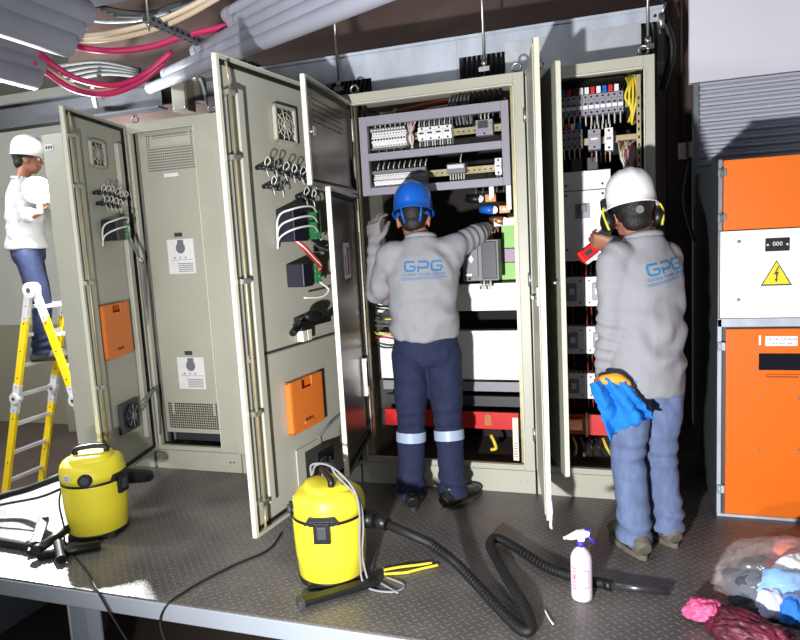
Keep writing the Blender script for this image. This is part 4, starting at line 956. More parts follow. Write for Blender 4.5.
# thin black leads over the deck edge
b = MB(); fz = -.3
b.tube(spline([vac1p + Vector((-.13, -.05, .30)), vac1p + Vector((-.11, -.125, .2)), vac1p + Vector((-.06, -.16, .08)), vac1p + Vector((-.03, -.19, .008)), W(86, 570, .006), at(97, 590, Y=2.018), at(113, 618, Y=2.0), at(130, 645, Y=1.98)], 8), .0045, RUBBER, 7); tag(b.build('mains_lead'), 'thin black lead falling from the left vacuum cleaner over the deck edge', 'cable')
b = MB(); b.tube(spline([W(282, 532, .006), W(268, 550, .006), W(235, 565, .006), W(205, 580, .006), W(185, 592, .006), at(168, 604, Y=2.018), at(160, 622, Y=2.0), at(166, 645, Y=1.98)], 8), .0045, RUBBER, 7); tag(b.build('mains_lead'), 'thin black lead crossing the deck and hanging over its edge in a curve', 'cable')

# ------------------------------------------------------------------ spray bottle
sb = empty('spray_bottle', 'translucent spray bottle with white trigger head and pink print', 'bottle', W(582, 598, 0))
PLA = mat('translucent_plastic', (206, 197, 210), .3, spec=.5); 
b = MB(); b.lathe([(.030, 0), (.038, .004), (.040, .012), (.040, .16), (.037, .178), (.026, .196), (.015, .205), (.014, .215)], PLA, seg=36); b.build('bottle_body', sb)
b = MB(); b.cyl((0, 0, .212), (0, 0, .232), .0165, mat('blue_violet_collar', (60, 50, 150), .4), 20); b.build('collar', sb)
HD = WHITE
yaw = Matrix.Rotation(R_(18), 4, 'Z')
b = MB(yaw); b.prism([(-.012, .232), (.012, .232), (.014, .246), (.030, .252), (.034, .268), (.018, .274), (-.012, .272), (-.042, .256), (-.056, .250), (-.056, .244), (-.036, .240), (-.014, .244)], -.011, .011, HD); b.cyl((-.056, 0, .247), (-.066, 0, .245), .006, HD, 10)
b.build('trigger_head', sb, bevel=.003)
b = MB(yaw); b.tube([(.022, 0, .252), (.038, 0, .236), (.052, 0, .216)], [.006, .007, .006], mat('blue_violet_collar', (60, 50, 150), .4), 8, r2=.009); b.box(.015, .036, -.008, .008, .270, .278, mat('blue_violet_collar', (60, 50, 150), .4)); b.build('trigger', sb)
b = MB(); b.cyl((.04*math.cos(-2.2)*1.001, .04*math.sin(-2.2)*1.001, .1), (.0402*math.cos(-2.2), .0402*math.sin(-2.2), .1), .004, PINK, 8)
PRT = mat('pink_print', (190, 84, 118), .6)
for k in range(7):
    z = .05 + k * .0135
    for (a0, a1) in ((-2.45, -2.0 + .1*(k % 2)), ):
        n = 6
        for i in range(n):
            t0 = a0 + (a1 - a0) * i / n; t1 = t0 + (a1 - a0) / n * .7
            v = [b._v((.0404*math.cos(t), .0404*math.sin(t), zz)) for t, zz in ((t0, z), (t1, z), (t1, z + .007), (t0, z + .007))]; b.face(v, PRT)
for (t, z0, z1) in ((-1.25, .06, .13), (-.85, .06, .13)):
    v = [b._v((.0404*math.cos(q), .0404*math.sin(q), zz)) for q, zz in ((t, z0), (t + .04, z0), (t + .04, z1), (t, z1))]; b.face(v, PRT)
for z in (.06, .128):
    for i in range(5):
        t0 = -1.25 + .08*i; v = [b._v((.0404*math.cos(q), .0404*math.sin(q), zz)) for q, zz in ((t0, z), (t0 + .08, z), (t0 + .08, z + .003), (t0, z + .003))]; b.face(v, PRT)
b.build('printed_label', sb, fix=False)

# ------------------------------------------------------------------ bag of rags, bundles
def crumple(name, c, rx, ry, rz, m, amp=.35, fr=9, seed=0, sub=4, M=None):
    b = bmesh.new(); bmesh.ops.create_icosphere(b, subdivisions=sub, radius=1)
    for v in b.verts:
        n = v.co.normalized(); q = n * 1.0
        d = noise.noise(q * 1.6 + Vector((seed, 0, 0))) * amp * .8 + (1 - abs(noise.noise(q * fr * .45 + Vector((0, seed, 3))))*2) * amp * .35 + (1 - abs(noise.noise(q * fr + Vector((seed, 5, 3)))) * 2) * amp * .16
        p = n * (1 + d); p = Vector((p.x * rx, p.y * ry, max(p.z * rz, -rz * .42)))
        v.co = (M @ p if M else p)
    me = bpy.data.meshes.new(name); b.to_mesh(me); b.free(); me.materials.append(m)
    for f in me.polygons: f.use_smooth = True
    o = bpy.data.objects.new(name, me); COL.objects.link(o); o.location = c; return o
def cloth(n, c, rgb): return mat(n, rgb, .85, bump=.25, bs=200, var=.1, vs=20)
rg = 'rags in the clear bag'
rags = [((778, 596), .09, .06, .075, (110, 165, 215), 'light blue rag in the clear plastic bag'), ((752, 592), .08, .07, .07, (56, 62, 78), 'dark slate rag at the left of the clear bag'),
        ((795, 588), .07, .05, .085, (232, 232, 236), 'white rag in the middle of the clear bag'), ((802, 568), .10, .08, .075, (206, 92, 66), 'orange red rag at the back of the clear bag'),
        ((772, 606), .045, .035, .05, (184, 188, 226), 'pale lilac rag low in the clear bag'), ((812, 596), .06, .05, .07, (236, 92, 150), 'pink rag at the right of the clear bag'),
        ((792, 612), .035, .03, .05, (34, 104, 190), 'small blue rag at the front of the clear bag'), ((758, 572), .05, .035, .05, (20, 20, 22), 'black rag at the mouth of the clear bag'), ((830, 590), .1, .08, .08, (70, 90, 120), 'grey blue rag at the right edge of the photo'), ((783, 578), .06, .05, .06, (176, 46, 70), 'crimson rag behind the blue one in the clear bag')]
for i, ((px, py), rx, ry, rz, rgb, lab) in enumerate(rags):
    p = at(px, py, Z=.05)
    tag(crumple('rag', (p.x, p.y, .025 + rz * .42), rx * 1.1, ry * 1.15, rz * 1.15, cloth('rag_cloth_%s' % 'abcdefghijkl'[i], None, rgb), .4, 8, i * 3.1), lab, 'rag', rg)
film = mat('clear_film', (235, 232, 235), .15, trans=0, alpha=.09, spec=.9, bump=.3, bs=14)
p = at(790, 590, Z=.06)
tag(crumple('plastic_bag', (p.x + .02, p.y + .01, .085), .25, .15, .13, film, .28, 7, 4.4, 5), 'clear crumpled plastic bag full of coloured rags, at the lower right', 'bag')
p = at(740, 628, Z=.03)
tag(crumple('cloth_bundle', (p.x + .03, p.y - .04, .034), .13, .065, .062, mat('maroon_cloth', (84, 24, 42), .5, var=.6, vs=14, bump=.5, bs=40), .4, 10, 9.2, 5, Matrix.Rotation(R_(-28), 3, 'Z')), 'maroon cloth bundle lying in front of the clear bag of rags', 'cloth')
p = at(705, 613, Z=.03)
tag(crumple('cloth_bundle', (p.x, p.y, .034), .06, .045, .042, mat('pink_cloth', (204, 84, 128), .55, var=.3, vs=20, bump=.4, bs=60), .4, 9, 2.2, 5), 'pink cloth bundle at the left end of the maroon one', 'cloth')
p = at(762, 640, Z=.03)
tag(crumple('cloth_bundle', (p.x, p.y + .01, .03), .05, .035, .045, mat('dusty_pink_cloth', (214, 120, 150), .6, var=.2, vs=20, bump=.4, bs=60), .4, 9, 6.2, 4), 'small dusty pink cloth at the bottom edge of the photo', 'cloth')

# ------------------------------------------------------------------ ladder
C1 = CP + ray(32, 290) * 5.2
rv = Vector((0, 1, 0)); sv = Vector((-1, 0, 0))
LH = C1.z - FZ
ld_ = empty('folding_ladder', 'yellow and grey folding ladder under the worker at the left', 'ladder', (C1.x, C1.y, FZ), 0)
half = .64; RW = .38
def lad(sgn):
    for k, off in enumerate((0, RW)):
        base = sv * sgn * half + rv * off; top = Vector((0, 0, LH)) + rv * off + sv * sgn * .03
        d = top - base
        segs = [(0, .5, YELL, .06), (.475, .60, SILV, .066), (.60, .89, YELL, .06), (.87, 1.0, SILV, .055)]
        for j, (t0, t1, mm, w) in enumerate(segs):
            b = MB(); b.obox(base + d*t0, base + d*t1, .028 if mm is YELL else .034, w, mm, up=sv)
            for q in (.1, .5, .9): pc = base + d*(t0 + (t1-t0)*q); b.cyl(pc - rv*.018 * (1), pc + rv * .018, .006, BLACK, 8)
            b.build('rail', ld_)
        b = MB(); b.cyl(base + d*.54 - rv*.032, base + d*.54 + rv*.032, .045, SILV, 20); b.cyl(base + d*.54 - rv*.036, base + d*.54 + rv*.036, .015, DGREY, 12); b.build('hinge_disc', ld_)
        b = MB(); b.obox(base + d*0, base + d*.03, .04, .07, RUBBER, up=sv); b.build('foot', ld_)
    for t in (.16, .29, .42, .55, .68, .81, .93):
        p_ = sv * sgn * half * (1-t) + Vector((0, 0, LH*t)) + sv*sgn*.03*t
        b = MB(); b.obox(p_ + rv*.014, p_ + rv*(RW - .014), .028, .028, SILV); b.build('rung', ld_)
lad(1); lad(-1)
for off in (0, RW):
    b = MB(); pc = Vector((0, 0, LH)) + rv*off; b.cyl(pc - rv*.035, pc + rv*.035, .062, SILV, 22); b.cyl(pc - rv*.04, pc + rv*.04, .02, DGREY, 12); b.build('hinge_disc', ld_)
# boards and boxes on the floor beyond
crate(-6.6, -4.9, 6.25, 6.5, FZ, FZ + .55, mat('beige_wall_paint', (150, 146, 128), .7), 'low beige metal box on the floor behind the ladder', 'floor_box', 'box')
# ------------------------------------------------------------------ people
def V3(*a): return Vector(a)
def loft(bm, secs, seg=20):
    """secs: list of (centre, rx, ry, side vector) -> closed lofted tube; ry lies along dir x side"""
    rings = []; n = len(secs)
    for i, (c, rx, ry, side) in enumerate(secs):
        c = Vector(c); d = (Vector(secs[min(i+1, n-1)][0]) - Vector(secs[max(i-1, 0)][0])).normalized()
        s = Vector(side); s = (s - d * d.dot(s)).normalized(); f = d.cross(s)
        rings.append([bm.verts.new(c + s * rx * math.cos(t) + f * ry * math.sin(t)) for t in [2*math.pi*j/seg for j in range(seg)]])
    for i in range(n - 1):
        for j in range(seg): bm.faces.new([rings[i][j], rings[i][(j+1) % seg], rings[i+1][(j+1) % seg], rings[i+1][j]])
    bm.faces.new(rings[0][::-1]); bm.faces.new(rings[-1])
def limb(bm, pts, rs, seg=16, n=5, flat=1.0, side=(0, 0, 1)):
    P = spline(pts, n); m = len(pts); out = []
    for i, p in enumerate(P):
        t = i / (len(P) - 1) * (m - 1); k = min(int(t), m - 2); u = t - k; u = u*u*(3-2*u)
        r = rs[k] * (1 - u) + rs[k+1] * u
        d = (P[min(i+1, len(P)-1)] - P[max(i-1, 0)]).normalized(); sd = Vector(side)
        if abs(d.dot(sd)) > .9: sd = Vector((1, 0, 0))
        out.append((p, r, r * flat, sd))
    loft(bm, out, seg)
    for p, r in ((pts[0], rs[0]), (pts[-1], rs[-1])): ball(bm, p, r*.98, r*.98, r*.98)
def ball(bm, c, rx, ry, rz, M=None, sub=3):
    r = bmesh.ops.create_icosphere(bm, subdivisions=sub, radius=1)
    for v in r['verts']:
        p = Vector((v.co.x*rx, v.co.y*ry, v.co.z*rz)); v.co = Vector(c) + (M @ p if M else p)
def solid(bm, name, m, parent, voxel=.009, smooth=4, wr=None, keep=None):
    bmesh.ops.recalc_face_normals(bm, faces=bm.faces)
    me = bpy.data.meshes.new(name); bm.to_mesh(me); bm.free(); o = bpy.data.objects.new(name, me); COL.objects.link(o)
    r = o.modifiers.new('r', 'REMESH'); r.mode = 'VOXEL'; r.voxel_size = voxel; r.use_smooth_shade = True
    s = o.modifiers.new('s', 'SMOOTH'); s.iterations = smooth; s.factor = .5
    dg = bpy.context.evaluated_depsgraph_get(); me2 = bpy.data.meshes.new_from_object(o.evaluated_get(dg)); o.modifiers.clear(); o.data = me2; bpy.data.meshes.remove(me)
    me2.name = name; me2.materials.clear(); me2.materials.append(m)
    if wr:
        b2 = bmesh.new(); b2.from_mesh(me2); b2.normal_update()
        mv = [(v, v.co + v.normal * wr(v.co, v.normal)) for v in b2.verts]
        for v, c in mv: v.co = c
        if keep:
            kill = [v for v in b2.verts if not keep(v.co)]; bmesh.ops.delete(b2, geom=kill, context='VERTS')
        b2.to_mesh(me2); b2.free()
    for f in me2.polygons: f.use_smooth = True
    o.parent = parent; return o
def hand(bm, w, d, nrm, curl=.5, side=1, spread=.03, size=1.0, thumb=.5):
    """w wrist point, d pointing direction, nrm palm normal (faces what it grips)"""
    d = Vector(d).normalized(); nrm = Vector(nrm); nrm = (nrm - d * d.dot(nrm)).normalized(); s = d.cross(nrm) * side   # s towards thumb
    w = Vector(w); S_ = size
    loft(bm, [(w, .025*S_, .019*S_, s), (w + d*.02*S_, .030*S_, .017*S_, s), (w + d*.055*S_, .040*S_, .016*S_, s), (w + d*.088*S_, .041*S_, .014*S_, s)], 14)
    L = [.074, .082, .076, .060]
    for k in range(4):
        off = (.030 - .020 * k) * S_; base = w + d * (.082 - .004 * abs(k - 1)) * S_ + s * off
        a = 0; p = base; pts = [w + d*.06*S_ + s*off*.9, base]
        for j, f in enumerate((.42, .32, .26)):
            a += curl * (1.0, 1.15, .8)[j]
            dd = d * math.cos(a) + nrm * math.sin(a) + s * (spread * (1.5 - k))
            p = p + dd.normalized() * L[k] * f * S_; pts.append(p)
        limb(bm, pts, [r*S_ for r in (.0095, .0092, .0085, .0078, .0068)], 10, 3)
    b0 = w + d*.022*S_ + s*.024*S_
    t1 = b0 + (s*.75 + d*.55 + nrm*.3).normalized() * .036 * S_; t2 = t1 + (d*.8 + s*(.5-thumb) + nrm*thumb).normalized() * .032 * S_; t3 = t2 + (d*.7 - s*.2*thumb + nrm*thumb*1.2).normalized() * .026 * S_
    limb(bm, [w + d*.012*S_ + s*.008*S_, b0, t1, t2, t3], [r*S_ for r in (.014, .0135, .0112, .0098, .008)], 10, 3)
    return w + d * .09 * S_ + nrm * .035 * S_
def head(bm, c, M):
    q = lambda x, y, z: Vector(c) + M @ Vector((x, y, z))
    ball(bm, q(0, -.012, .03), .076, .096, .098, M); ball(bm, q(0, .022, -.035), .058, .070, .075, M); ball(bm, q(0, .052, -.082), .030, .026, .022, M)
    ball(bm, q(0, .082, -.045), .024, .016, .012, M)                     # mouth area
    ball(bm, q(0, .085, -.058), .018, .012, .007, M); ball(bm, q(0, .087, -.044), .019, .010, .006, M)
    limb(bm, [q(0, .085, .022), q(0, .100, .0), q(0, .108, -.016)], [.009, .011, .013], 10, 3)
    for s in (-1, 1):
        ball(bm, q(s*.012, .098, -.018), .009, .010, .008, M); ball(bm, q(s*.030, .070, .034), .024, .018, .010, M); ball(bm, q(s*.044, .058, -.020), .020, .018, .018, M)
        ball(bm, q(s*.078, -.005, -.008), .010, .020, .032, M); ball(bm, q(s*.082, -.014, .004), .008, .016, .018, M)
def eyes(parent, c, M):
    q = lambda x, y, z: Vector(c) + M @ Vector((x, y, z))
    for s in (-1, 1):
        b = MB(); b.ell(q(s*.030, .080, .012), .012, .010, .009, WHITE, 12, 8, M); b.ell(q(s*.030, .0885, .012), .005, .003, .005, INK, 10, 6, M); b.build('eye', parent)
def helmet(parent, c, M, m, name='helmet'):
    T = Matrix.Translation(Vector(c)) @ M.to_4x4(); b = MB(T); seg = 48; rings = []
    prof = [(1.0, .0), (1.0, .03), (.985, .06), (.93, .092), (.83, .118), (.66, .140), (.42, .155), (.18, .161)]
    for k, (r, z) in enumerate(prof):
        ring = []
        for j in range(seg):
            t = 2*math.pi*j/seg; x = .102*r*math.cos(t); y = .126*r*math.sin(t) - .004
            ridge = .007 * max(0, 1 - abs(x)/.022) if k >= 3 else 0
            ridge += (.005 * max(0, 1 - abs(abs(x) - .045)/.014) if k >= 3 else 0)
            ring.append(b._v((x, y, z + ridge)))
        rings.append(ring)
    top = b._v((0, -.004, .169))
    rim = []
    for j in range(seg):
        t = 2*math.pi*j/seg; fr = max(0, math.sin(t)); x = (.110)*math.cos(t); y = .134*math.sin(t) - .004 + .038 * fr**2; rim.append(b._v((x, y, -.006 - .006*fr)))
    rings = [rim] + rings
    for i in range(len(rings)-1):
        for j in range(seg): b.face([rings[i][j], rings[i][(j+1) % seg], rings[i+1][(j+1) % seg], rings[i+1][j]], m, True)
    for j in range(seg): b.face([rings[-1][j], rings[-1][(j+1) % seg], top], m, True)
    o = b.build(name, parent); s = o.modifiers.new('t', 'SOLIDIFY'); s.thickness = .003; s.offset = -1
    return o
def band(parent, name, c, M, rx, ry, z0, z1, m, a0=0, a1=2*math.pi, th=.003):
    T = Matrix.Translation(Vector(c)) @ M.to_4x4(); b = MB(T); n = 36; rows = []
    for z in (z0, z1): rows.append([b._v((rx*math.cos(a0+(a1-a0)*i/n), ry*math.sin(a0+(a1-a0)*i/n) - .004, z)) for i in range(n+1)])
    for i in range(n): b.face([rows[0][i], rows[0][i+1], rows[1][i+1], rows[1][i]], m, True)
    o = b.build(name, parent, fix=False); s = o.modifiers.new('t', 'SOLIDIFY'); s.thickness = th; return o
def boot(parent, a, yaw, lm, sm, size=1.0, pitch=0):
    """a: ankle point at floor contact below ankle"""
    M = Matrix.Rotation(yaw, 3, 'Z') @ Matrix.Rotation(pitch, 3, 'X'); q = lambda x, y, z: Vector(a) + M @ Vector((x*size*1.12, y*size, z*size))
    bm = bmesh.new()
    loft(bm, [(q(0, -.085, .040), .034, .036, M @ Vector((1,0,0))), (q(0, -.06, .052), .043, .046, M @ Vector((1,0,0))), (q(0, .0, .060), .041, .050, M @ Vector((1,0,0))), (q(0, .06, .052), .044, .040, M @ Vector((1,0,0))), (q(0, .12, .040), .048, .030, M @ Vector((1,0,0))), (q(0, .17, .036), .043, .026, M @ Vector((1,0,0))), (q(0, .195, .032), .028, .018, M @ Vector((1,0,0)))], 20)
    loft(bm, [(q(0, -.015, .05), .036, .048, M @ Vector((1,0,0))), (q(0, -.020, .10), .034, .042, M @ Vector((1,0,0))), (q(0, -.022, .14), .033, .040, M @ Vector((1,0,0)))], 20)
    wr = lambda co, n: .0012 * math.sin(co.z * 260) * (1 if co.z > a[2] + .07 else 0) + .0012 * noise.noise(co * 60)
    o = solid(bm, 'boot', lm, parent, .006, 3, wr)
    b = MB(Matrix.Translation(Vector(a)) @ M.to_4x4()); n = 36; pts = []
    for i in range(n):
        t = 2*math.pi*i/n; y = math.sin(t); x = math.cos(t)*(.047 if y > 0 else .041) * (1 - .15*max(0, -y)); pts.append((x*size*1.12, (.055 + .148*y)*size))
    lo_ = [b._v((x, y, 0)) for x, y in pts]; hi_ = [b._v((x*1.02, y*1.01, .024)) for x, y in pts]
    b.face(lo_[::-1], sm); b.face(hi_, sm)
    for i in range(n): b.face([lo_[i], lo_[(i+1)%n], hi_[(i+1)%n], hi_[i]], sm)
    b.build('sole', o, bevel=.003)
    b = MB(Matrix.Translation(Vector(a)) @ M.to_4x4())
    for k in range(4): b.tube([(-.018, .035 + .022*k, .098 - .010*k), (0, .038 + .022*k, .104 - .010*k), (.018, .035 + .022*k, .098 - .010*k)], .003, WIREG, 6)
    b.build('laces', o)
    return o
def mkfold(folds, A=.006, base=.0035):
    def f(co, n):
        d = base * noise.noise(Vector((co.x*9, co.y*9, co.z*7))) + base*.6 * (1 - 2*abs(noise.noise(Vector((co.x*14 + 3, co.y*14, co.z*10)))))
        for (c, dr, R, amp, k) in folds:
            v = co - Vector(c); w_ = math.exp(-(v.length / R)**2)
            if w_ > .02: d += amp * w_ * math.sin(v.dot(Vector(dr)) * k + 2.5 * noise.noise(co * 7))
        return d
    return f
def project_logo(shirt, parent, cx, cz, W, tilt=0, fromy=-1, xc=0, yaw=0):
    """logo on the back of a shirt: local frame of the person, cast along +y after yaw about the body axis"""
    me = shirt.data; bv = BVHTree.FromPolygons([v.co for v in me.vertices], [p.vertices for p in me.polygons])
    Rm = Matrix.Rotation(yaw, 3, 'Z')
    def P(u, v_, off=.0022):
        uu = u * math.cos(tilt) - v_ * math.sin(tilt); vv = u * math.sin(tilt) + v_ * math.cos(tilt)
        o = Rm @ Vector((cx + uu, -.6, 0)); o.z = cz + vv
        dr = Rm @ Vector((0, 1, 0)); h = bv.ray_cast(o, dr)
        if h[0] is None: return None
        return h[0] - dr * off
    def ribbon(b, pts, w):
        out = []
        for (x0, y0), (x1, y1) in zip(pts[:-1], pts[1:]):
            L_ = math.hypot(x1-x0, y1-y0); n = max(1, int(L_/.005))
            for i in range(n + (1 if (x1, y1) == pts[-1] else 0)): out.append((x0 + (x1-x0)*i/n, y0 + (y1-y0)*i/n))
        N = len(out); Lf = []; Rt = []
        for i, (x, y) in enumerate(out):
            x0, y0 = out[max(i-1, 0)]; x1, y1 = out[min(i+1, N-1)]; l = math.hypot(x1-x0, y1-y0) or 1; nx, ny = -(y1-y0)/l*w/2, (x1-x0)/l*w/2
            a, c = P(x+nx, y+ny), P(x-nx, y-ny)
            Lf.append(b._v(a) if a else None); Rt.append(b._v(c) if c else None)
        for i in range(N-1):
            q = (Lf[i], Lf[i+1], Rt[i+1], Rt[i])
            if all(q): b.face(list(q), LOGO)
    b = MB(); u = W / 3.3; h = u * .78; w = u * .17; r = u*.14
    def G(x): ribbon(b, [(x+u*.88, h), (x+r, h), (x, h-r), (x, r), (x+r, 0), (x+u*.74, 0), (x+u*.88, r), (x+u*.88, h*.5), (x+u*.42, h*.5)], w)
    def Pp(x): ribbon(b, [(x, -w/2), (x, h*.55)], w); ribbon(b, [(x, h), (x+u*.74, h), (x+u*.88, h-r), (x+u*.88, h*.33+r), (x+u*.74, h*.33), (x+u*.1, h*.33)], w)
    G(-W/2); Pp(-W/2 + u*1.17); G(-W/2 + u*2.34)
    b.build('printed_logo', shirt, fix=False)
    tm = text_mesh('GLOBAL POWER GROUP', W*.100, 0, 1.0)
    vs_ = []; ok = True
    for v in tm.vertices:
        p = P(v.co.x, v.co.y - h*.42, .0025)
        if p is None: ok = False; break
        vs_.append(p)
    if ok:
        for v, p in zip(tm.vertices, vs_): v.co = p
        tm.materials.clear(); tm.materials.append(LOGO); o = bpy.data.objects.new('printed_text', tm); COL.objects.link(o); o.parent = shirt
    b = MB(); ribbon(b, [(-W*.60, -h*.86), (0, -h*.74), (W*.62, -h*.72)], w*.34); ribbon(b, [(-W*.58, -h*1.02), (0, -h*.92), (W*.45, -h*.92)], w*.22); b.build('printed_underline', shirt, fix=False)

def person(label, loc, rz, J, shirt_m, jean_m, boot_m, sole_m, hel_m, tape=False, keepskin=None, voxb=.006):
    """J: joints in the person's own frame (x right, y forward, z up)"""
    root = empty('person', label, 'person', loc, rz)
    g = lambda k: Vector(J[k])
    hc = g('head'); HM = J['head_M']
    nb = g('neck'); 
    # ---- body
    bm = bmesh.new(); head(bm, hc, HM)
    limb(bm, [nb - V3(0, .0, .05), nb, hc - HM @ V3(0, .02, .05)], [.060, .056, .052], 16, 3)
    ch_, wa, pe = g('chest'), g('waist'), g('pelvis'); sx = J.get('side', V3(1, 0, 0)); px_ = J.get('pside', V3(1, 0, 0))
    loft(bm, [(pe - V3(0, 0, .06), .14, .10, px_), (pe + V3(0, 0, .03), .15, .105, px_), (wa, .125, .085, sx), (ch_, .14, .095, sx), (ch_ + (nb - ch_)*.6, .105, .075, sx), (nb, .055, .055, sx)], 24)
    for s in 'LR':
        limb(bm, [g('sh'+s), g('el'+s), g('wr'+s)], [.048, .038, .026], 14, 5); limb(bm, [g('hip'+s), g('kn'+s), g('an'+s)], [.080, .055, .038], 16, 5)
        limb(bm, [g('an'+s), g('an'+s) + V3(0, .0, -.05), g('an'+s) + Matrix.Rotation(J['yaw'+s], 3, 'Z') @ V3(0, .12, -.06)], [.038, .036, .028], 12, 3)
        hand(bm, g('wr'+s), J['hd'+s], J['hn'+s], J.get('curl'+s, .5), 1 if s == 'R' else -1, thumb=J.get('th'+s, .5))
    solid(bm, 'body', SKIN, root, voxb, 2)
    eyes(root, hc, HM)
    # ---- trousers
    bm = bmesh.new(); tr = J.get('tr', 1.0)
    loft(bm, [(pe - V3(0, 0, .10), .12, .105, px_), (pe - V3(0, 0, .06), .160*tr, .125*tr, px_), (pe + V3(0, 0, .02), .166*tr, .13*tr, px_), (wa - V3(0, 0, .02), .150*tr, .112*tr, px_)], 28)
    for s in 'LR':
        h_, k_, a_ = g('hip'+s), g('kn'+s), g('an'+s)
        limb(bm, [h_ + V3(0, 0, .02), h_ + (k_-h_)*.5, k_, k_ + (a_-k_)*.5, a_ - V3(0, 0, .0)], [.096*tr, .088*tr, .074*tr, .070*tr, .072*tr], 20, 6)
        limb(bm, [a_ + V3(0, 0, .06), a_ - V3(0, 0, .045)], [.070*tr, .076*tr], 20, 3)
        ball(bm, pe + px_ * (.065 if s == 'R' else -.065) + V3(0, -.045, -.03), .08, .07, .10)
    kn = [(g('kn'+s) + V3(0, -.05, 0), (0, 0, 1), .09, .007, 95) for s in 'LR'] + [(g('an'+s) + V3(0, 0, .02), (.2, 0, 1), .10, .011, 80) for s in 'LR'] + [(pe - V3(0, .1, .13), (.8, 0, .5), .10, .005, 90)]
    tro = solid(bm, 'trousers', jean_m, root, .009, 4, mkfold(kn), keep=lambda co: co.z > J.get('hemz', .06) + .008*math.sin(co.x*60))
    b = MB(); 
    for s in (-1, 1):
        c = pe + px_ * s * .075 + V3(0, -.0, -.03)
    b = None
    if tape:
        for s in 'LR':
            k_, a_ = g('kn'+s), g('an'+s); c = k_ + (a_-k_)*.20; b = MB(); b.tube([c + (k_-a_).normalized()*.026, c - (k_-a_).normalized()*.026], .0795*tr, REFL, 36, cap=False); b.build('reflective_band', tro, fix=False)
    # ---- shirt
    bm = bmesh.new(); st = J.get('st', 1.0); hem = J.get('hem', .03)
    loft(bm, [(pe + V3(0, 0, hem), .176*st, .152*st, px_), (pe + V3(0, 0, hem + .05), .183*st, .156*st, px_), (wa + V3(0, 0, .05), .176*st, .136*st, sx), (wa + (ch_-wa)*.6, .182*st, .135*st, sx), (ch_, .192*st, .135*st, sx), (ch_ + (nb-ch_)*.45, .180*st, .120*st, sx), (ch_ + (nb-ch_)*.78, .128*st, .095*st, sx), (nb + V3(0, 0, .005), .082, .078, sx)], 32)
    for s in 'LR':
        S0, E, Wr = g('sh'+s), g('el'+s), g('wr'+s); cu_ = J.get('cuff'+s, .90)
        limb(bm, [nb*.45 + S0*.55 - V3(0, 0, .035), S0, S0 + (E-S0)*.5, E, E + (Wr-E)*.5, E + (Wr-E)*cu_], [.068, .068, .062, .056, .048, .041], 20, 6)
        ball(bm, S0 - V3(0, 0, .04), .062, .07, .075); ball(bm, S0 - V3(0, 0, .004), .064, .066, .064); ball(bm, S0*.7 + nb*.3 - V3(0, 0, .035), .062, .066, .062)
    fl = []
    for s in 'LR':
        S0, E, Wr = g('sh'+s), g('el'+s), g('wr'+s); d1_ = (E-S0).normalized(); d2_ = (Wr-E).normalized()
        fl += [(E, d1_ + d2_*.6, .10, .008, 75), (S0*.6 + ch_*.4, (d1_ + V3(0, 0, .4)), .11, .008, 62), (Wr - d2_*.05, d2_, .06, .005, 110), (S0 + d1_*.08, d1_, .09, .005, 70)]
    fl += [(wa, (.25, .1, 1), .20, .011, 45), (pe + V3(-.1, -.1, .10), (.6, 0, .8), .13, .007, 60), (pe + V3(.1, -.1, .10), (-.6, 0, .8), .13, .007, 60), (ch_ - V3(0, .1, .1), (.35, 0, .3), .16, .003, 40)]
    shr = solid(bm, 'shirt', shirt_m, root, .009, 4, mkfold(fl, base=.005))
    # collar
    b = MB(); 
    b.tube([nb + V3(math.cos(t)*.066, math.sin(t)*.064 - .004, .012 + .012*math.sin(t + math.pi)) for t in [2*math.pi*i/28 for i in range(29)]], .012, shirt_m, 8, r2=.018); b.build('collar', shr)
    # ---- hair
    bm = bmesh.new(); q = lambda x, y, z: hc + HM @ V3(x, y, z)
    ball(bm, q(0, -.022, .035), .082, .098, .092, HM); ball(bm, q(0, -.060, -.025), .062, .046, .055, HM)
    solid(bm, 'hair', HAIR, root, .006, 2, lambda co, n: .002 * noise.noise(co * 90))
    hl = helmet(root, hc + HM @ V3(0, 0, .040), HM, hel_m)
    band(hl, 'headband', hc + HM @ V3(0, 0, .0), HM, .088, .106, .01, .045, BLUEP if hel_m is HELB else BLACK, R_(150), R_(390))
    boot(root, J['footL'], J['yawL'], boot_m, sole_m, J.get('bs', 1)); boot(root, J['footR'], J['yawR'], boot_m, sole_m, J.get('bs', 1))
    return root, shr, hl, tro
def Mrot(yaw=0, pitch=0, roll=0): return Matrix.Rotation(R_(yaw), 3, 'Z') @ Matrix.Rotation(R_(pitch), 3, 'X') @ Matrix.Rotation(R_(roll), 3, 'Y')

# worker 1 : blue helmet, back to the camera
W1 = Vector((-.935, 3.18, 0))
J1 = dict(head=(-.035, .07, 1.495), head_M=Mrot(0, -16), neck=(0, .02, 1.40), chest=(0, .0, 1.21), waist=(-.005, -.005, 1.0), pelvis=(0, 0, .86),
    shL=(-.155, .0, 1.325), elL=(-.245, .10, 1.13), wrL=(-.255, .17, 1.39), shR=(.155, .02, 1.345), elR=(.275, .14, 1.395), wrR=(.355, .30, 1.44),
    hdL=(-.03, .14, 1), hnL=(.6, .7, -.1), hdR=(.35, .9, .25), hnR=(-.2, -.1, -1), curlL=.45, curlR=.55,
    hipL=(-.085, 0, .80), knL=(-.10, .02, .44), anL=(-.115, -.01, .10), hipR=(.085, 0, .80), knR=(.095, .03, .44), anR=(.105, -.02, .10),
    footL=(-.115, -.01, 0), footR=(.11, -.03, 0), yawL=R_(8), yawR=R_(-38), hem=.04, st=.98, tr=1.0, bs=1.06, cuffR=.82, hemz=.05)
r1, s1, h1, t1 = person('person in blue helmet, grey shirt and dark jeans, arms raised into the tall cabinet', W1, R_(14), J1, SHIRT, DENIM, LEATH, SOLE, HELB, tape=True)
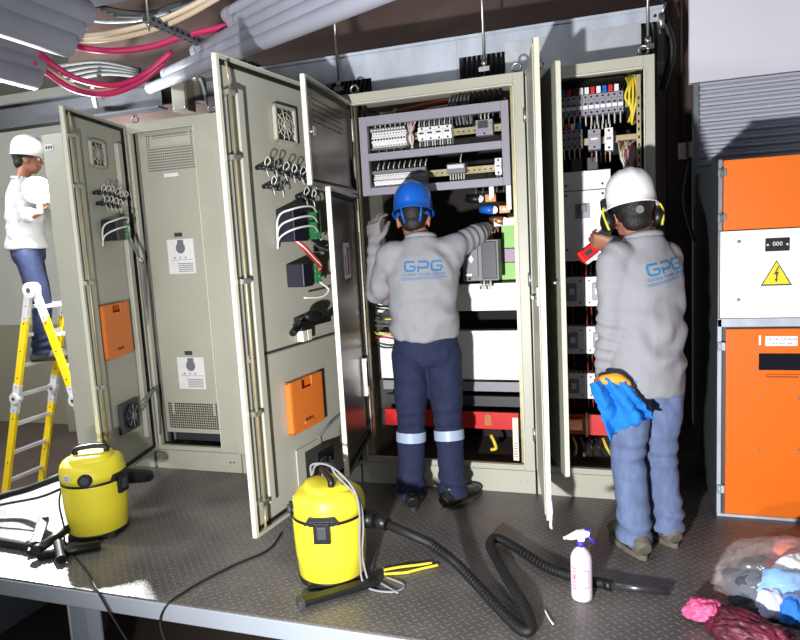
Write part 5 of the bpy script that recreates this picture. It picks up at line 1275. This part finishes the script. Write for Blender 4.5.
project_logo(s1, r1, .012, 1.245, .185, tilt=R_(-1))
# knit glove on the raised left hand
bm = bmesh.new(); w = Vector(J1['wrL'])
hand(bm, w - Vector(J1['hdL']).normalized()*.01, J1['hdL'], J1['hnL'], .45, -1, size=1.3); limb(bm, [w - Vector(J1['hdL']).normalized()*.04, w + Vector(J1['hdL']).normalized()*.02], [.036, .034], 14, 3)
solid(bm, 'glove', GLOVE, r1, .006, 2)
# harness straps under the helmet
for x in (-.055, .05):
    b = MB(); hc = Vector(J1['head']); q = lambda a, c, d: hc + J1['head_M'] @ V3(a, c, d)
    b.tube([q(x, -.115, .045), q(x*.9, -.108, .0), q(x*.7, -.09, -.04)], .007, BLUEP, 6, r2=.003); b.build('helmet_strap', h1)

# worker 2 : white helmet with ear defenders
W2 = Vector((.118, 2.91, 0))
TOOL = at(594, 243, Y=3.14)
def to_loc(Wp, rz, v): return Matrix.Rotation(-rz, 3, 'Z') @ (Vector(v) - Wp)
TL = to_loc(W2, R_(38), TOOL + Vector((.085, -.03, .0)))
J2 = dict(head=(-.01, .07, 1.445), head_M=Mrot(-24, -12, -3), neck=(0.0, .02, 1.35), chest=(.0, .0, 1.16), waist=(0, -.01, .95), pelvis=(0, 0, .80),
    shL=(-.15, .01, 1.27), elL=(-.155, .03, .98), wrL=(-.145, .10, .785), shR=(.125, .02, 1.26), elR=(.15, .24, 1.10), wrR=tuple(TL),
    hdL=(-.05, .35, -1), hnL=(1, 0, -.1), hdR=tuple(Matrix.Rotation(R_(-38), 3, 'Z') @ Vector((-1, .15, .1))), hnR=tuple(Matrix.Rotation(R_(-38), 3, 'Z') @ Vector((0, .8, .45))), curlL=.62, curlR=.75,
    hipL=(-.085, 0, .75), knL=(-.085, .02, .42), anL=(-.08, -.01, .10), hipR=(.085, 0, .75), knR=(.095, .03, .42), anR=(.105, .0, .10),
    footL=(-.08, -.01, 0), footR=(.105, .02, 0), yawL=R_(-12), yawR=R_(-8), bs=1.04, cuffR=.95, hemz=.055, hem=-.10, st=.90, tr=.97, cuffL=.93, sxx=1)
r2, s2, h2, t2 = person('person in white helmet and ear defenders, grey shirt, faded jeans, holding a blue cloth', W2, R_(38), J2, SHIRT, DENIML, LEATHG, SOLEG, HELW)
project_logo(s2, r2, .012, 1.215, .175, tilt=R_(8), yaw=R_(0))
# ear defenders
HM = J2['head_M']; hc = Vector(J2['head'])
for s in (-1, 1):
    q = lambda x, y, z: hc + HM @ V3(x, y, z)
    b = MB(); c = q(s*.098, .0, -.012); ax = HM @ V3(s, 0, 0)
    b.tube([c - ax*.018, c - ax*.012, c + ax*.014, c + ax*.026, c + ax*.032], [.034, .042, .044, .036, .020], BLACK, 24); cup = b.build('ear_cup', h2)
    b = MB(); b.tube([c - ax*.028, c - ax*.015], [.030, .036], BLACK, 20); b.build('cushion', cup) if False else b.bm.free()
    b = MB(); b.tube(spline([q(s*.112, -.006, .05), q(s*.122, -.02, .02), q(s*.118, -.032, -.02), q(s*.108, -.034, -.055)], 5), .010, YEL, 8, r2=.005); b.build('ear_cup_arm', h2)
    b = MB(); b.box(-.02, .02, -.02, .02, -.02, .02, BLACK); b.bm.free()
    b = MB(Matrix.Translation(q(s*.112, 0, .065)) @ HM.to_4x4()); b.box(-.008, .008, -.022, .022, -.02, .02, BLACK); b.build('ear_cup_mount', h2, bevel=.003)
b = MB(); c = hc + HM @ V3(0, -.112, -.0); b.cyl(c, c + HM @ V3(0, -.012, 0), .016, MGREY, 16); b.build('ratchet_knob', h2)
def in_world(root, v): return root.matrix_basis @ Vector(v)
for rt in (r1, r2): rt.matrix_basis = Matrix.Translation(rt.location) @ Matrix.Rotation(rt.rotation_euler.z, 4, 'Z')
# red tool in the raised right hand
wr = Vector(J2['wrR']); d = Vector(J2['hdR']).normalized()
p = TOOL + Vector((0, .02, -.02))
tl = empty('clamp_meter', 'red hand tool held up in the raised hand of the white-helmeted worker', 'tool', p, R_(20))
b = MB(Matrix.Rotation(R_(-35), 4, 'Y')); b.box(-.075, .055, -.018, .018, -.026, .026, RED); b.box(-.085, -.05, -.02, .02, -.03, .03, RED); b.build('body', tl, bevel=.008, bseg=3)
b = MB(Matrix.Rotation(R_(-35), 4, 'Y')); b.box(-.075, -.0, -.019, .019, -.042, -.0265, SILV); b.box(-.06, -.02, -.0195, -.0182, -.01, .012, DGREY); b.build('metal_plate', tl, bevel=.002)
# blue cloth and orange glove in the lower left hand
wl = Vector(J2['wrL']); d = Vector(J2['hdL']).normalized(); hp_ = in_world(r2, wl + d*.075); HP = at(590, 383, Y=2.70)
b = bmesh.new(); nx, ny = 44, 52; grid = []
Ru = Matrix.Rotation(R_(6), 3, 'Z'); org = HP
for j in range(ny + 1):
    row = []
    for i in range(nx + 1):
        u = i / nx; v = j / ny
        wdt = .145 + .035 * v; x = u * wdt + .07 * v; z = -v * (.235 - .085*u) + .022 * math.sin(u * 3) 
        y = -.018 * math.sin(u * 9 + v * 3) * (.35 + v) - .012 * math.sin(u * 17 - v * 4) + .012 * noise.noise(Vector((u*5, v*6, 1)))
        x += .008 * noise.noise(Vector((v*9, 3, u*3))); z += .010 * noise.noise(Vector((u*8, 7, 1)))
        row.append(b.verts.new(org + Ru @ V3(x, y - .01, z)))
    grid.append(row)
for j in range(ny):
    for i in range(nx): f = b.faces.new([grid[j][i], grid[j][i+1], grid[j+1][i+1], grid[j+1][i]]); f.smooth = True
me = bpy.data.meshes.new('cloth'); b.to_mesh(me); b.free(); me.materials.append(mat('bright_blue_cloth', (14, 112, 196), .85, bump=.3, bs=260, var=.06, vs=20))
o = bpy.data.objects.new('cleaning_cloth', me); COL.objects.link(o); md = o.modifiers.new('t', 'SOLIDIFY'); md.thickness = .006; tag(o, 'bright blue cloth hanging from the lowered hand of the white-helmeted worker', 'cloth')
bm = bmesh.new(); go = org + V3(.055, .01, .012)
limb(bm, [go, go + V3(.05, .0, .005), go + V3(.085, 0, -.015)], [.022, .024, .020], 12, 4)
for k in range(4): limb(bm, [go + V3(.07, 0, -.01 + .004*k), go + V3(.10, .004*k, -.03 - .008*k), go + V3(.115 - .006*k, -.0, -.06 - .012*k)], [.010, .010, .009], 10, 3)
tmp = solid(bm, 'work_glove', mat('orange_glove', (236, 150, 34), .7, bump=.2, bs=200), None, .005, 2); tag(tmp, 'orange glove tucked above the blue cloth in the lowered hand', 'glove')

# worker 3 : on the ladder at the far left
W3 = C1 + Vector((-.21, .20, 0)); W3.z = FZ + LH * .68 + .016
LP = CP + ray(37, 190) * 5.05
def tl3(v): return Matrix.Rotation(R_(48), 3, 'Z') @ (Vector(v) - W3)
QL = tl3(LP); vv = tl3(LP + (LP - CP).normalized() * .12)
J3 = dict(head=(0, .08, 1.66), head_M=Mrot(0, -6), neck=(0, .02, 1.50), chest=(0, .01, 1.30), waist=(0, 0, 1.06), pelvis=(0, 0, .92),
    shL=(-.16, .02, 1.40), elL=(-.17, .24, 1.32), wrL=tuple(vv + V3(-.05, .05, -.02)), shR=(.16, .02, 1.40), elR=(.27, .06, 1.20), wrR=tuple(QL + V3(.0, .0, -.17)),
    hdL=(.8, -.1, .3), hnL=(.1, -.5, .4), hdR=(.1, .2, .9), hnR=(.2, .5, -.2), curlL=.8, curlR=.8,
    hipL=(-.09, 0, .86), knL=(-.095, .05, .48), anL=(-.09, .0, .10), hipR=(.09, 0, .86), knR=(.10, .06, .48), anR=(.10, .02, .10),
    footL=(-.09, 0, 0), footR=(.10, .02, 0), yawL=0, yawR=R_(-8), hem=.02, cuffL=.5, cuffR=.5)
r3, s3, h3, t3 = person('person in white helmet standing on the yellow ladder, holding a blazing lamp', W3, R_(-48), J3, SHIRT3, DENIM, LEATHG, SOLE, HELW, voxb=.008)
r3.matrix_basis = Matrix.Translation(r3.location) @ Matrix.Rotation(r3.rotation_euler.z, 4, 'Z')
tocam = (CP - LP).normalized()
lm = empty('hand_lamp', 'blazing round hand lamp held by the worker on the ladder', 'lamp', LP, 0)
b = MB(); b.tube([-tocam*.09, -tocam*.02, tocam*.03], [.035, .05, .105], BLACK, 24); b.tube([V3(0, 0, 0) - tocam*.07, V3(0, 0, -.12) - tocam*.07], .016, BLACK, 12); b.build('housing', lm)
GLW = mat('lamp_lens_glow', (255, 255, 255), .3, emit=60)
b = MB(); b.tube([tocam*.0305, tocam*.045], [.102, .096], GLW, 24); b.build('lens', lm)
LAMP = LP + tocam * .11
# ------------------------------------------------------------------ light
w = bpy.data.worlds.new('world'); SC.world = w; w.use_nodes = True
w.node_tree.nodes['Background'].inputs[0].default_value = (.75, .8, .9, 1); w.node_tree.nodes['Background'].inputs[1].default_value = .22
def look(o, tgt): o.rotation_euler = (Vector(tgt) - o.location).to_track_quat('-Z', 'Y').to_euler()
def light(name, kind, loc, tgt, energy, col=(1, 1, 1), **k):
    l = bpy.data.lights.new(name, kind); l.energy = energy; l.color = col
    for a, v in k.items(): setattr(l, a, v)
    o = bpy.data.objects.new(name, l); COL.objects.link(o); o.location = loc; look(o, tgt); return o
light('work_light', 'SPOT', (-.55, -.2, .75), (-.25, 3.4, 1.25), 760, (1, .98, .97), spot_size=R_(110), spot_blend=.8, shadow_soft_size=.05)
light('hand_lamp_beam', 'SPOT', LAMP, (-3.0, 2.6, 0), 1300, (.93, .96, 1), shadow_soft_size=.06, spot_size=R_(74), spot_blend=.5)
light('hand_lamp_light', 'POINT', LAMP, (0, 0, 0), 300, (.93, .96, 1), shadow_soft_size=.06)
light('overhead_fill', 'AREA', (-2.5, .8, 3.3), (-2.2, 1.8, 0), 42, (.95, .97, 1), shape='RECTANGLE', size=2.4, size_y=.5)  # added soft fill that raises the ambient light, no fixture overhead
light('left_room_fill', 'AREA', (-5.6, 1.9, 3.3), (-5.4, 5.0, .6), 150, (.98, .99, 1), shape='RECTANGLE', size=1.5, size_y=.4)  # added fill, brightens the left room wall and nearby cabinet fronts
vs = SC.view_settings; vs.view_transform = 'Standard'; vs.look = 'None'; vs.gamma = 1; vs.use_curve_mapping = False; vs.exposure = 0
SC.cycles.max_bounces = 6; SC.cycles.use_denoising = True
